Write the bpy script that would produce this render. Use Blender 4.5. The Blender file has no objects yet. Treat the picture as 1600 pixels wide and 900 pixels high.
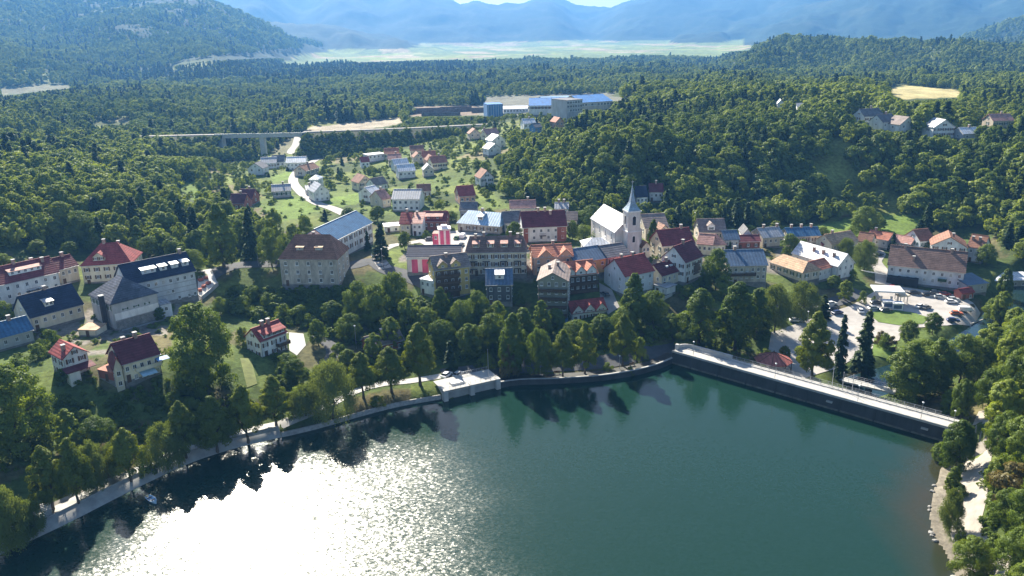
import bpy, bmesh, math, random
import numpy as np
from mathutils import Vector, Matrix, geometry

rng = np.random.default_rng(7)
random.seed(7)
sc = bpy.context.scene
COL = sc.collection

# ------------------------------------------------------------------ camera
F, PITCH, ROLL, CAMZ = 1250.0, math.radians(18.0), math.radians(1.15), 100.0
cf = np.array([0, math.cos(PITCH), -math.sin(PITCH)])
r0 = np.array([1.0, 0, 0]); u0 = np.array([0, math.sin(PITCH), math.cos(PITCH)])
cu = u0 * math.cos(ROLL) + r0 * math.sin(ROLL)
cr = r0 * math.cos(ROLL) - u0 * math.sin(ROLL)
cam_d = bpy.data.cameras.new('camera')
cam_d.sensor_width = 36.0; cam_d.lens = 36.0 * F / 1600.0
cam_d.clip_start = 1.0; cam_d.clip_end = 40000.0
cam = bpy.data.objects.new('camera', cam_d); COL.objects.link(cam)
cam.matrix_world = Matrix(((cr[0], cu[0], -cf[0], 0), (cr[1], cu[1], -cf[1], 0), (cr[2], cu[2], -cf[2], CAMZ), (0, 0, 0, 1)))
sc.camera = cam

# ------------------------------------------------------------------ light
SUN_EL, SUN_AZ = math.radians(34.5), math.radians(-21.5)     # azimuth from +Y towards +X
w = bpy.data.worlds.new('World'); sc.world = w; w.use_nodes = True
wn = w.node_tree.nodes; wl = w.node_tree.links
wn.clear()
sky = wn.new('ShaderNodeTexSky'); sky.sky_type = 'NISHITA'; sky.sun_disc = False
sky.sun_elevation = SUN_EL; sky.sun_rotation = SUN_AZ; sky.altitude = 700; sky.air_density = 1.0; sky.dust_density = 1.4; sky.ozone_density = 1.5
bg = wn.new('ShaderNodeBackground'); bg.inputs['Strength'].default_value = 0.058
wo = wn.new('ShaderNodeOutputWorld')
wl.new(sky.outputs[0], bg.inputs['Color']); wl.new(bg.outputs[0], wo.inputs['Surface'])
sd = bpy.data.lights.new('sun', 'SUN'); sd.energy = 5.0; sd.angle = math.radians(0.53); sd.color = (1.0, 0.92, 0.77)
sun = bpy.data.objects.new('sun', sd); COL.objects.link(sun)
sdir = Vector((math.sin(SUN_AZ) * math.cos(SUN_EL), math.cos(SUN_AZ) * math.cos(SUN_EL), math.sin(SUN_EL)))
sun.rotation_euler = (-sdir).to_track_quat('-Z', 'Y').to_euler()
sun.location = sdir * 500
vs = sc.view_settings
vs.view_transform = 'Standard'; vs.look = 'None'; vs.exposure = 1.55; vs.gamma = 1.0; vs.use_curve_mapping = False
sc.cycles.use_denoising = True
sc.cycles.max_bounces = 6; sc.cycles.diffuse_bounces = 3; sc.cycles.glossy_bounces = 2; sc.cycles.transmission_bounces = 3
sc.cycles.transparent_max_bounces = 6; sc.cycles.volume_bounces = 0
sc.cycles.sample_clamp_indirect = 6.0

# ------------------------------------------------------------------ projection helpers (photo pixels 1600 x 900 <-> world)
def ray(px, py):
    d = cf + cr * ((px - 800.0) / F) - cu * ((py - 450.0) / F)
    return d
def at_z(px, py, z):
    d = ray(px, py)
    if d[2] > -1e-4: d = d.copy(); d[2] = -1e-4
    t = (z - CAMZ) / d[2]
    return np.array([d[0] * t, d[1] * t, z])
def proj(X, Y, Z):
    X = np.asarray(X, float); Y = np.asarray(Y, float); Z = np.asarray(Z, float) - CAMZ
    zc = X * cf[0] + Y * cf[1] + Z * cf[2]
    zc = np.where(zc < 0.1, 0.1, zc)
    return 800 + F * (X * cr[0] + Y * cr[1] + Z * cr[2]) / zc, 450 - F * (X * cu[0] + Y * cu[1] + Z * cu[2]) / zc
def inside(px, py, poly):
    px = np.asarray(px, float); py = np.asarray(py, float)
    res = np.zeros(px.shape, bool)
    n = len(poly)
    for i in range(n):
        x1, y1 = poly[i][:2]; x2, y2 = poly[(i + 1) % n][:2]
        if y1 == y2: continue
        c = ((y1 > py) != (y2 > py)) & (px < (x2 - x1) * (py - y1) / (y2 - y1) + x1)
        res ^= c
    return res
def seg_dist(X, Y, pts):
    best = np.full(np.shape(X), 1e9); idx = np.zeros(np.shape(X), int)
    for i in range(len(pts) - 1):
        ax, ay = pts[i][:2]; bx, by = pts[i + 1][:2]
        dx, dy = bx - ax, by - ay
        L = dx * dx + dy * dy + 1e-9
        t = np.clip(((X - ax) * dx + (Y - ay) * dy) / L, 0, 1)
        d = np.hypot(X - ax - t * dx, Y - ay - t * dy)
        m = d < best
        best = np.where(m, d, best); idx = np.where(m, i, idx)
    return best, idx
def sstep(a, b, x):
    t = np.clip((x - a) / (b - a), 0, 1)
    return t * t * (3 - 2 * t)

# ------------------------------------------------------------------ materials
MATS = {}
def nodes_of(name):
    m = bpy.data.materials.new(name); m.use_nodes = True
    nt = m.node_tree; nt.nodes.clear()
    out = nt.nodes.new('ShaderNodeOutputMaterial')
    return m, nt, out
def mat(name, col, rough=0.8, var=0.25, scale=0.6, spec=0.3, bump=0.0, metal=0.0, streak=0.0, fine=True):
    """plain surface: base colour with two scales of noise, optional bump and vertical streaks"""
    if name in MATS: return MATS[name]
    m, nt, out = nodes_of(name); N = nt.nodes; L = nt.links
    b = N.new('ShaderNodeBsdfPrincipled'); L.new(b.outputs[0], out.inputs['Surface'])
    b.inputs['Roughness'].default_value = rough; b.inputs['Metallic'].default_value = metal
    b.inputs['Specular IOR Level'].default_value = spec
    tc = N.new('ShaderNodeTexCoord')
    mp = N.new('ShaderNodeMapping'); L.new(tc.outputs['Object'], mp.inputs['Vector'])
    if streak: mp.inputs['Scale'].default_value = (1, 1, streak)
    n1 = N.new('ShaderNodeTexNoise'); n1.inputs['Scale'].default_value = scale; n1.inputs['Detail'].default_value = 6; n1.inputs['Roughness'].default_value = 0.65
    L.new(mp.outputs[0], n1.inputs['Vector'])
    oi = N.new('ShaderNodeObjectInfo')
    mr = N.new('ShaderNodeMapRange'); mr.inputs['From Min'].default_value = 0.3; mr.inputs['From Max'].default_value = 0.7
    mr.inputs['To Min'].default_value = 1 - var; mr.inputs['To Max'].default_value = 1 + var
    L.new(n1.outputs['Fac'], mr.inputs['Value'])
    mr2 = N.new('ShaderNodeMapRange'); mr2.inputs['To Min'].default_value = 0.9; mr2.inputs['To Max'].default_value = 1.1
    L.new(oi.outputs['Random'], mr2.inputs['Value'])
    mu = N.new('ShaderNodeMath'); mu.operation = 'MULTIPLY'; L.new(mr.outputs[0], mu.inputs[0]); L.new(mr2.outputs[0], mu.inputs[1])
    vm = N.new('ShaderNodeVectorMath'); vm.operation = 'SCALE'; vm.inputs[0].default_value = col[:3]
    L.new(mu.outputs[0], vm.inputs['Scale'])
    L.new(vm.outputs[0], b.inputs['Base Color'])
    if bump:
        n2 = N.new('ShaderNodeTexNoise'); n2.inputs['Scale'].default_value = 4.0; n2.inputs['Detail'].default_value = 4
        L.new(tc.outputs['Object'], n2.inputs['Vector'])
        bp = N.new('ShaderNodeBump'); bp.inputs['Strength'].default_value = bump; bp.inputs['Distance'].default_value = 0.15
        L.new(n2.outputs['Fac'], bp.inputs['Height']); L.new(bp.outputs[0], b.inputs['Normal'])
    MATS[name] = m
    return m
def roof_mat(name, col, rough=0.7, metal=False, var=0.3, patch=0.0, spec=0.3):
    """roof covering: courses (tiles) or sheets, weather mottling, optional lighter and darker sheets"""
    if name in MATS: return MATS[name]
    m, nt, out = nodes_of(name); N = nt.nodes; L = nt.links
    b = N.new('ShaderNodeBsdfPrincipled'); L.new(b.outputs[0], out.inputs['Surface'])
    b.inputs['Roughness'].default_value = rough; b.inputs['Specular IOR Level'].default_value = spec
    tc = N.new('ShaderNodeTexCoord')
    n1 = N.new('ShaderNodeTexNoise'); n1.inputs['Scale'].default_value = 0.35; n1.inputs['Detail'].default_value = 8; n1.inputs['Roughness'].default_value = 0.7
    L.new(tc.outputs['Object'], n1.inputs['Vector'])
    mr = N.new('ShaderNodeMapRange'); mr.inputs['From Min'].default_value = 0.3; mr.inputs['From Max'].default_value = 0.7
    mr.inputs['To Min'].default_value = 1 - var; mr.inputs['To Max'].default_value = 1 + var
    L.new(n1.outputs['Fac'], mr.inputs['Value'])
    wv = N.new('ShaderNodeTexWave'); wv.wave_type = 'BANDS'; wv.bands_direction = 'X' if metal else 'Z'
    wv.inputs['Scale'].default_value = 0.26 if metal else 0.6; wv.inputs['Distortion'].default_value = 0.6; wv.inputs['Detail'].default_value = 3
    L.new(tc.outputs['Object'], wv.inputs['Vector'])
    wr = N.new('ShaderNodeMapRange'); wr.inputs['To Min'].default_value = 0.84; wr.inputs['To Max'].default_value = 1.12; L.new(wv.outputs['Fac'], wr.inputs['Value'])
    n2 = N.new('ShaderNodeTexNoise'); n2.inputs['Scale'].default_value = 2.2; n2.inputs['Detail'].default_value = 4; L.new(tc.outputs['Object'], n2.inputs['Vector'])
    r2 = N.new('ShaderNodeMapRange'); r2.inputs['From Min'].default_value = 0.3; r2.inputs['From Max'].default_value = 0.7; r2.inputs['To Min'].default_value = 0.78; r2.inputs['To Max'].default_value = 1.22; L.new(n2.outputs['Fac'], r2.inputs['Value'])
    ma = N.new('ShaderNodeMath'); ma.operation = 'MULTIPLY'; L.new(mr.outputs[0], ma.inputs[0]); L.new(wr.outputs[0], ma.inputs[1])
    mb_ = N.new('ShaderNodeMath'); mb_.operation = 'MULTIPLY'; L.new(ma.outputs[0], mb_.inputs[0]); L.new(r2.outputs[0], mb_.inputs[1])
    val = mb_.outputs[0]
    if patch:
        br = N.new('ShaderNodeTexBrick'); br.inputs['Scale'].default_value = 0.55; br.inputs['Mortar Size'].default_value = 0.0
        br.inputs['Color1'].default_value = (1 - patch, ) * 3 + (1,); br.inputs['Color2'].default_value = (1 + patch, ) * 3 + (1,)
        br.inputs['Brick Width'].default_value = 0.9; br.inputs['Row Height'].default_value = 0.45
        L.new(tc.outputs['Object'], br.inputs['Vector'])
        mm = N.new('ShaderNodeMath'); mm.operation = 'MULTIPLY'; L.new(val, mm.inputs[0]); L.new(br.outputs['Color'], mm.inputs[1]); val = mm.outputs[0]
    vm = N.new('ShaderNodeVectorMath'); vm.operation = 'SCALE'; vm.inputs[0].default_value = col[:3]
    L.new(val, vm.inputs['Scale']); L.new(vm.outputs[0], b.inputs['Base Color'])
    bp = N.new('ShaderNodeBump'); bp.inputs['Strength'].default_value = 0.5; bp.inputs['Distance'].default_value = 0.06
    L.new(wv.outputs['Fac'], bp.inputs['Height']); L.new(bp.outputs[0], b.inputs['Normal'])
    MATS[name] = m
    return m
def leaf_mat(name, c1, c2, trans=0.35):
    if name in MATS: return MATS[name]
    m, nt, out = nodes_of(name); N = nt.nodes; L = nt.links
    oi = N.new('ShaderNodeObjectInfo'); at = N.new('ShaderNodeAttribute'); at.attribute_name = 'tint'
    mx = N.new('ShaderNodeMix'); mx.data_type = 'RGBA'
    mx.inputs['A'].default_value = (*c1, 1); mx.inputs['B'].default_value = (*c2, 1)
    ad = N.new('ShaderNodeMath'); ad.operation = 'MULTIPLY_ADD'; ad.inputs[1].default_value = 0.45; ad.use_clamp = True
    L.new(at.outputs['Fac'], ad.inputs[0])
    ml = N.new('ShaderNodeMath'); ml.operation = 'MULTIPLY'; ml.inputs[1].default_value = 0.62
    L.new(oi.outputs['Random'], ml.inputs[0]); L.new(ml.outputs[0], ad.inputs[2])
    L.new(ad.outputs[0], mx.inputs['Factor'])
    d = N.new('ShaderNodeBsdfDiffuse'); t = N.new('ShaderNodeBsdfTranslucent'); g = N.new('ShaderNodeBsdfGlossy')
    g.inputs['Roughness'].default_value = 0.5; g.inputs['Color'].default_value = (0.9, 0.95, 1.0, 1)
    hs = N.new('ShaderNodeHueSaturation'); hs.inputs['Hue'].default_value = 0.485; hs.inputs['Saturation'].default_value = 1.1; hs.inputs['Value'].default_value = 1.25
    L.new(mx.outputs['Result'], d.inputs['Color']); L.new(mx.outputs['Result'], hs.inputs['Color']); L.new(hs.outputs[0], t.inputs['Color'])
    ms = N.new('ShaderNodeMixShader'); ms.inputs[0].default_value = trans
    L.new(d.outputs[0], ms.inputs[1]); L.new(t.outputs[0], ms.inputs[2])
    m2 = N.new('ShaderNodeMixShader'); m2.inputs[0].default_value = 0.015
    L.new(ms.outputs[0], m2.inputs[1]); L.new(g.outputs[0], m2.inputs[2])
    L.new(m2.outputs[0], out.inputs['Surface'])
    MATS[name] = m
    return m
def glass_mat():
    if 'pane_glass' in MATS: return MATS['pane_glass']
    m, nt, out = nodes_of('pane_glass'); N = nt.nodes; L = nt.links
    b = N.new('ShaderNodeBsdfPrincipled'); b.inputs['Base Color'].default_value = (0.02, 0.025, 0.035, 1)
    b.inputs['Roughness'].default_value = 0.08; b.inputs['Specular IOR Level'].default_value = 0.6
    L.new(b.outputs[0], out.inputs['Surface']); MATS['pane_glass'] = m
    return m

# ------------------------------------------------------------------ mesh helpers
class MB:
    def __init__(s): s.v = []; s.f = []; s.m = []
    def add(s, vs_, fs, mi=0):
        o = len(s.v); s.v += [tuple(p) for p in vs_]
        for f in fs: s.f.append([i + o for i in f]); s.m.append(mi)
        return s
    def box(s, x0, x1, y0, y1, z0, z1, mi=0):
        return s.add([(x0, y0, z0), (x1, y0, z0), (x1, y1, z0), (x0, y1, z0), (x0, y0, z1), (x1, y0, z1), (x1, y1, z1), (x0, y1, z1)],
                     [(0, 3, 2, 1), (4, 5, 6, 7), (0, 1, 5, 4), (1, 2, 6, 5), (2, 3, 7, 6), (3, 0, 4, 7)], mi)
    def bar(s, a, b, r, mi=0, n=5, r2=None):
        a = Vector(a); b = Vector(b); d = (b - a).normalized()
        u = d.orthogonal().normalized(); v = d.cross(u)
        r2 = r if r2 is None else r2
        vs_ = [a + (u * math.cos(2 * math.pi * k / n) + v * math.sin(2 * math.pi * k / n)) * r for k in range(n)]
        vs_ += [b + (u * math.cos(2 * math.pi * k / n) + v * math.sin(2 * math.pi * k / n)) * r2 for k in range(n)]
        return s.add(vs_, [(k, (k + 1) % n, n + (k + 1) % n, n + k) for k in range(n)] + [tuple(range(n))[::-1], tuple(range(n, 2 * n))], mi)
    def hexa(s, lo, hi, mi=0):
        """lo, hi: 4 points each, same winding (counter-clockwise from above)"""
        return s.add(list(lo) + list(hi), [(0, 3, 2, 1), (4, 5, 6, 7), (0, 1, 5, 4), (1, 2, 6, 5), (2, 3, 7, 6), (3, 0, 4, 7)], mi)
    def mesh(s, name, mats):
        me = bpy.data.meshes.new(name); me.from_pydata(s.v, [], s.f)
        for m in (mats if isinstance(mats, (list, tuple)) else [mats]): me.materials.append(m)
        if any(s.m): me.polygons.foreach_set('material_index', s.m)
        me.update(); return me
    def build(s, name, mats, parent=None, loc=None): return link(name, s.mesh(name, mats), parent, loc)
def link(name, data, parent=None, loc=None, rz=None, scale=None):
    o = bpy.data.objects.new(name, data); COL.objects.link(o)
    if parent is not None: o.parent = parent
    if loc is not None: o.location = loc
    if rz is not None: o.rotation_euler = (0, 0, rz)
    if scale is not None: o.scale = scale
    return o
def tag(o, label=None, cat=None, group=None, kind=None):
    if label: o['label'] = label
    if cat: o['category'] = cat
    if group: o['group'] = group
    if kind: o['kind'] = kind
    return o
def mesh_np(name, V, Fq, mats, smooth=False, mi=None):
    V = np.asarray(V, np.float32); Fq = np.asarray(Fq, np.int32); k = Fq.shape[1]
    me = bpy.data.meshes.new(name)
    me.vertices.add(len(V)); me.vertices.foreach_set('co', V.ravel())
    me.loops.add(Fq.size); me.loops.foreach_set('vertex_index', Fq.ravel())
    me.polygons.add(len(Fq)); me.polygons.foreach_set('loop_start', np.arange(0, Fq.size, k, dtype=np.int32))
    if mi is not None: me.polygons.foreach_set('material_index', np.asarray(mi, np.int32))
    if smooth: me.polygons.foreach_set('use_smooth', np.ones(len(Fq), bool))
    for m in (mats if isinstance(mats, (list, tuple)) else [mats]): me.materials.append(m)
    me.update(calc_edges=True); me.validate()
    return me

# ------------------------------------------------------------------ terrain: some banks steepened for shade, other heights read off the photograph
CP = [  # photo x, photo y, height above the lake
 (-80,900,2.2),(60,775,3),(200,700,3),(330,655,3),(450,625,2.6),(560,595,2.6),(640,590,2.4),(730,580,2.2),(800,575,2.2),(900,570,2.2),(960,560,2.2),(1030,545,2.4),
 (-60,780,6),(60,700,6),(200,690,3.2),(120,715,3.4),(200,655,5),(300,650,5),(130,602,12),(0,620,11),(210,594,12),(255,590,11.5),(150,658,5),(250,652,5),(320,590,8.5),(420,560,6.4),(470,545,5.8),(515,560,4),(600,565,3.5),(550,540,5),  # left bank steepened below the houses so that it falls in shade
 (-60,560,12),(30,545,12),(100,520,12),(200,515,11),(290,470,12.5),(320,450,13.5),(370,420,14.5),(430,412,15),(490,446,13),(440,448,13),(540,440,13.5),(360,475,7.5),(440,478,7),(490,480,6.6),(540,476,7.4),(420,500,6.6),(500,505,6.2),(580,485,7.4),(560,440,13),  # slope under the stone house made steeper to put it in shade
 (600,415,15),(640,425,14.5),(690,440,13.5),(715,480,9),(650,490,8.5),(700,520,5),(780,480,9),(760,520,5),(775,435,14.5),(830,440,13),(850,500,5),(900,505,5),(870,420,15),(940,460,10),(1000,470,8),(1000,510,5),(1060,500,5),(1080,445,10),(1160,445,7.5),(1130,500,3.5),(1210,455,4),(1260,445,3),(1320,440,2),(1350,445,1),
 (1400,480,-1),(1450,455,0),(1500,470,-1),(1530,495,-1.5),(1330,540,-1.5),(1300,500,-1),(1220,550,-1.5),(1240,500,0),(1180,590,-2),(1250,610,-2.5),(1440,530,-2),(1420,600,-2.5),(1500,600,-2),(1480,640,-2),
 (1545,560,0),(1550,640,2),(1530,700,2.5),(1512,800,2),(1530,860,2.5),(1580,900,5),(1600,640,8),(1640,560,10),(1600,720,9),(1600,800,9),(1700,700,20),(1700,850,18),(1700,560,14),
 (960,395,16),(1010,395,15.5),(880,370,16),(820,370,16),(740,365,15.5),(650,355,14.5),(560,390,15.5),(460,330,12.5),(500,290,11.5),(430,262,10.5),(465,245,9.5),(408,248,9),(640,285,14),(700,255,18),(780,225,25),(850,192,30),(860,168,24),(700,178,19),(580,200,17),(600,310,13.5),(760,330,17),
 (60,370,24),(0,310,35),(-150,330,40),(-150,420,26),(150,310,23),(250,280,18),(300,345,15.5),(350,400,15),(100,395,19),(200,395,17),(200,215,20),(0,200,32),(-200,220,40),(290,310,13),(330,250,11),
 (500,150,17),(300,150,20),(100,150,26),(900,130,22),(1100,110,17),(700,115,12),(600,100,9),(300,115,14),(600,85,5),(900,77,5),(1150,80,6),(420,92,6),
 (1050,340,13),(1120,345,11),(1200,350,7),(1300,350,5),(1400,355,4.5),(1440,400,2.5),(1550,400,1.5),(1600,440,0),(1700,430,2),(1560,340,8),
 (900,300,22),(850,270,25),(880,240,32),(1000,290,23),(1000,230,38),(1100,300,18),(1100,250,29),(1100,180,42),(1200,300,14),(1200,250,28),(1250,190,42),(1300,300,13),(1350,240,30),(1400,300,14),(1500,300,16),(1500,250,28),(1480,205,38),(1380,190,39),(1560,195,38),(1600,300,20),(1700,260,34),(1000,150,38),(920,190,36),(1300,150,40),(1440,147,34),(1200,130,32),(1560,140,33),(1700,150,34),
]
CPW = np.array([at_z(x, y, z) for x, y, z in CP])
far = []
for az in np.linspace(-0.9, 0.9, 7):
    for d, z in ((1700, 10), (2600, 6), (4000, 5), (6500, 5), (9500, 5)):
        far.append((d * math.sin(az), d * math.cos(az), z))
far += [(-200, 60, 4), (-300, 150, 20), (-260, 30, 10), (150, 60, 12), (220, 120, 22), (0, 60, -3), (-90, 50, -2), (60, 60, 0)]
CPW = np.vstack([CPW, np.array(far)])
def phi(r): return np.sqrt(r * r + 18.0 ** 2)
_n = len(CPW)
_A = phi(np.hypot(CPW[:, None, 0] - CPW[None, :, 0], CPW[:, None, 1] - CPW[None, :, 1]))
_A = np.block([[_A - np.eye(_n) * 1.5, np.ones((_n, 1))], [np.ones((1, _n)), np.zeros((1, 1))]])
_W = np.linalg.solve(_A, np.append(CPW[:, 2], 0))
def rbf(X, Y):
    X = np.asarray(X, float); Y = np.asarray(Y, float)
    o = np.full(X.shape, _W[-1])
    for i in range(_n): o += _W[i] * phi(np.hypot(X - CPW[i, 0], Y - CPW[i, 1]))
    return o
def vnoise(X, Y, s, seed):
    """value noise for the lie of the land"""
    x = X / s; y = Y / s; xi = np.floor(x).astype(np.int64); yi = np.floor(y).astype(np.int64)
    fx = x - xi; fy = y - yi; fx = fx * fx * (3 - 2 * fx); fy = fy * fy * (3 - 2 * fy)
    def hsh(a, b):
        h = (a * 374761393 + b * 668265263 + seed * 974711) & 0x7fffffff
        h = ((h ^ (h >> 13)) * 1274126177) & 0x7fffffff
        return ((h ^ (h >> 16)) % 100003) / 100003.0
    return (hsh(xi, yi) * (1 - fx) + hsh(xi + 1, yi) * fx) * (1 - fy) + (hsh(xi, yi + 1) * (1 - fx) + hsh(xi + 1, yi + 1) * fx) * fy
RIDGES = [  # crest in the photograph, distance of foot and of crest
 ([(-500,-62),(-100,-42),(100,-22),(250,-5),(330,9),(380,31),(430,54),(480,71),(540,88),(560,102)], 1500, 3600),
 ([(-500,-10),(300,20),(420,30),(520,45),(620,62),(680,75),(700,90)], 3600, 4600),
 ([(-700,-60),(300,-50),(560,-40),(640,-25),(690,-6),(705,2),(720,11),(740,7),(775,15),(810,11),(835,1),(860,-3),(880,0),(900,6),(930,10),(960,13),(990,6),(1015,-2),(1080,-25),(1400,-45),(2200,-60)], 4800, 8000),
 ([(1000,90),(1060,60),(1150,35),(1250,10),(1400,-10),(1700,-30),(2200,-40)], 4000, 5600),
 ([(1125,106),(1150,97),(1180,80),(1215,67),(1255,62),(1320,69),(1400,70),(1500,73),(1600,80),(1800,86),(2200,90)], 1150, 1750),
 ([(1440,80),(1500,64),(1550,48),(1600,34),(1700,10),(1900,-20),(2300,-30)], 2200, 3400),
]
def ridge_h(X, Y):
    px, _ = proj(X, Y, np.zeros_like(X)); D = np.hypot(X, Y)
    out = np.full(X.shape, -1e9)
    for k, (cp, d0, d1) in enumerate(RIDGES):
        cx = np.array([c[0] for c in cp], float); cy = np.array([c[1] for c in cp], float)
        rr = [ray(a, b) for a, b in cp]
        az = np.array([math.atan2(r[0], r[1]) for r in rr]); el = np.array([r[2] / math.hypot(r[0], r[1]) for r in rr])
        a = np.arctan2(X, Y)
        e = np.interp(a, az, el)
        dd1 = d1 * (1 + 0.05 * (vnoise(a * 3000, a * 0, 200, k) - 0.5))
        crest = CAMZ + dd1 * e
        t = np.clip((D - d0) / (dd1 - d0), 0, 1); back = np.clip((D - dd1) / (dd1 * 0.5), 0, 1)
        prof = (0.5 * t + 0.5 * t * t * (3 - 2 * t)) * (1 - 0.6 * back)
        amp = (d1 - d0) * 0.07
        gul = (vnoise(a * d1, D * 0.3, (d1 - d0) * 0.12, 11 + k) - 0.5) * amp * np.sin(np.pi * np.clip(t, 0, 1))
        h = 5 + (crest - 5) * prof + gul
        ends = (a < az[0]) | (a > az[-1])
        h = np.where((D < d0) | ends, -1e9, h)
        out = np.maximum(out, h)
    return out

# lake outline (waterline) in photo pixels, at z = 0
SHORE_W = [(-420,1100),(-140,935),(0,868),(100,822),(200,770),(300,722),(360,703),(410,690),(440,684),(500,670),(560,652),(620,636),(690,624),(700,626),(778,607),(800,601),(860,601),(940,596),(1000,586),(1040,574),(1060,563)]
I_MID0, I_MID1 = SHORE_W.index((440,684)), SHORE_W.index((690,624))
DAM_TOP = [(1064,552), (1482,668)]
DAM_Z = 4.0
SHORE_N = [(1478,706),(1468,735),(1456,770),(1450,808),(1456,838),(1478,868),(1490,905),(1500,960),(1560,1100)]
sw = [at_z(x, y, 0)[:2] for x, y in SHORE_W]
dam_a, dam_b = [at_z(x, y, DAM_Z)[:2] for x, y in DAM_TOP]
dam_dir = (dam_b - dam_a) / np.linalg.norm(dam_b - dam_a); dam_nrm = np.array([-dam_dir[1], dam_dir[0]])
if dam_nrm[1] < 0: dam_nrm = -dam_nrm                       # points away from the lake
dam_b = dam_b + dam_dir * 1.5
sn = [at_z(x, y, 0)[:2] for x, y in SHORE_N]
LAKE = np.array(sw + [dam_a, dam_b] + sn + [(130, 40), (130, -160), (-260, -160)])
RIVER_PX = [(1340,606),(1378,594),(1430,578),(1490,556),(1540,522),(1574,487),(1592,452),(1640,427),(1720,407)]
RIVER_Z = -4.2; HAZE = 1.2e-4
river = np.array([at_z(x, y, RIVER_Z)[:2] for x, y in RIVER_PX])

def height(X, Y):
    X = np.asarray(X, float); Y = np.asarray(Y, float)
    D = np.hypot(X, Y)
    h = rbf(X, Y)
    h = h + (vnoise(X, Y, 23, 3) - 0.5) * 0.8 * sstep(250, 420, D) + (vnoise(X, Y, 90, 4) - 0.5) * 7 * sstep(420, 900, D)
    m = D > 950
    if m.any():
        rh = ridge_h(X[m], Y[m]); h[m] = np.maximum(h[m], rh)
    m = D < 420
    if m.any():
        x, y, hh = X[m], Y[m], h[m]
        ins = inside(x, y, LAKE)
        dw, _ = seg_dist(x, y, sw); dn, _ = seg_dist(x, y, sn); dd, _ = seg_dist(x, y, [dam_a, dam_b])
        _, iseg = seg_dist(x, y, sw)
        midb = (iseg >= I_MID0) & (iseg < I_MID1)
        wall = np.where(midb, 0.75 + (np.maximum(hh, 2.2) - 0.75) * sstep(0.8, 5.5, dw), 0.7 + (np.maximum(hh, 1.6) - 0.7) * sstep(3.6, 13, dw))
        wall = np.where(dw < 1.3, -0.4, wall)
        hh = np.where((dw < 13) & (dw < dn) & (dw < dd + 3), wall, hh)
        nat = 0.0 + (np.maximum(hh, 0.6)) * sstep(-1.0, 9, dn)
        hh = np.where((dn < 9) & (dn < dw), nat, hh)
        dmin = np.minimum(np.minimum(dw, dn), dd)
        hh = np.where(ins, np.where(dn < np.minimum(dw, dd), -0.1 - np.minimum(dmin * 0.35, 4), -1.0 - np.minimum(dmin * 0.3, 4)), hh)
        behind = (~ins) & (dd < 9)
        hh = np.where(behind & (dd < dw) , np.minimum(hh, -2.5), hh)
        dr, _ = seg_dist(x, y, river)
        hh = np.where(~ins & (dr < 16), np.minimum(hh, -5.2 + (np.maximum(hh, -3) + 5.2) * sstep(4.0, 11, dr)), hh)
        h[m] = hh
    return h

# one sheet from the lake to the mountains
NT, NR = 520, 560
TT = np.linspace(-1.05, 1.05, NT)
YY = 34 * np.exp(np.linspace(0, math.log(11500 / 34.0), NR))
GX = YY[:, None] * TT[None, :] + 0.0; GY = np.repeat(YY[:, None], NT, 1)
GZ = height(GX.ravel(), GY.ravel()).reshape(NR, NT)
def hgt(x, y):
    """height of the built sheet at world x, y"""
    x = np.asarray(x, float); y = np.maximum(np.asarray(y, float), 34.01)
    c = (x / y + 1.05) / 2.10 * (NT - 1); r = np.log(y / 34.0) / math.log(11500 / 34.0) * (NR - 1)
    c = np.clip(c, 0, NT - 1.001); r = np.clip(r, 0, NR - 1.001)
    ci = c.astype(int); ri = r.astype(int); fc = c - ci; fr = r - ri
    return (GZ[ri, ci] * (1 - fc) + GZ[ri, ci + 1] * fc) * (1 - fr) + (GZ[ri + 1, ci] * (1 - fc) + GZ[ri + 1, ci + 1] * fc) * fr
def at(px, py, dz=0.0):
    """where the sight line through a photo pixel meets the ground (dz above it)"""
    d = ray(px, py); lo = None
    t = np.exp(np.linspace(math.log(60), math.log(11000), 900)) / d[1]
    X, Y, Z = d[0] * t, d[1] * t, CAMZ + d[2] * t
    below = Z < hgt(X, Y) + dz
    if not below.any(): return np.array([X[-1], Y[-1], float(hgt(X[-1], Y[-1]))])
    i = int(np.argmax(below)); a = t[max(i - 1, 0)]; b = t[i]
    for _ in range(25):
        c = (a + b) / 2
        if CAMZ + d[2] * c < float(hgt(d[0] * c, d[1] * c)) + dz: b = c
        else: a = c
    return np.array([d[0] * b, d[1] * b, float(hgt(d[0] * b, d[1] * b))])

# ---- what covers the ground (zones read off the photograph)
TOWN = [(-150,385),(90,385),(180,395),(250,395),(330,425),(400,400),(440,345),(500,345),(560,335),(620,325),(700,330),(800,312),(900,330),(960,335),(1050,355),(1180,360),(1290,348),(1340,335),(1450,338),(1440,362),(1540,362),(1600,415),(1800,425),(1800,1400),(-400,1400)]
VALLEY = [(265,290),(330,265),(390,250),(420,238),(480,232),(560,232),(620,218),(700,215),(730,195),(800,192),(830,178),(885,178),(830,215),(800,235),(800,262),(765,290),(795,320),(620,335),(500,350),(440,345),(390,335),(380,322),(300,325)]
EMBANK = [(215,206),(345,208),(345,245),(235,240)], [(478,210),(725,198),(715,208),(640,226),(560,232),(480,240)]
DIRT = [(495,196),(620,184),(632,190),(600,200),(520,206),(470,207)]
LOGYARD = [(640,166),(765,165),(762,180),(640,181)]
INDUSTRY = [(755,152),(965,145),(990,165),(900,178),(755,181)]
PLAIN = [(250,104),(330,94),(420,90),(540,92),(560,97),(720,92),(830,85),(1000,82),(1170,79),(1180,71),(1000,66),(800,58),(640,60),(520,55),(540,72),(330,88)]
FIELD_R = [(1385,136),(1405,132),(1500,141),(1502,152),(1420,156),(1392,149)]
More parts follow.
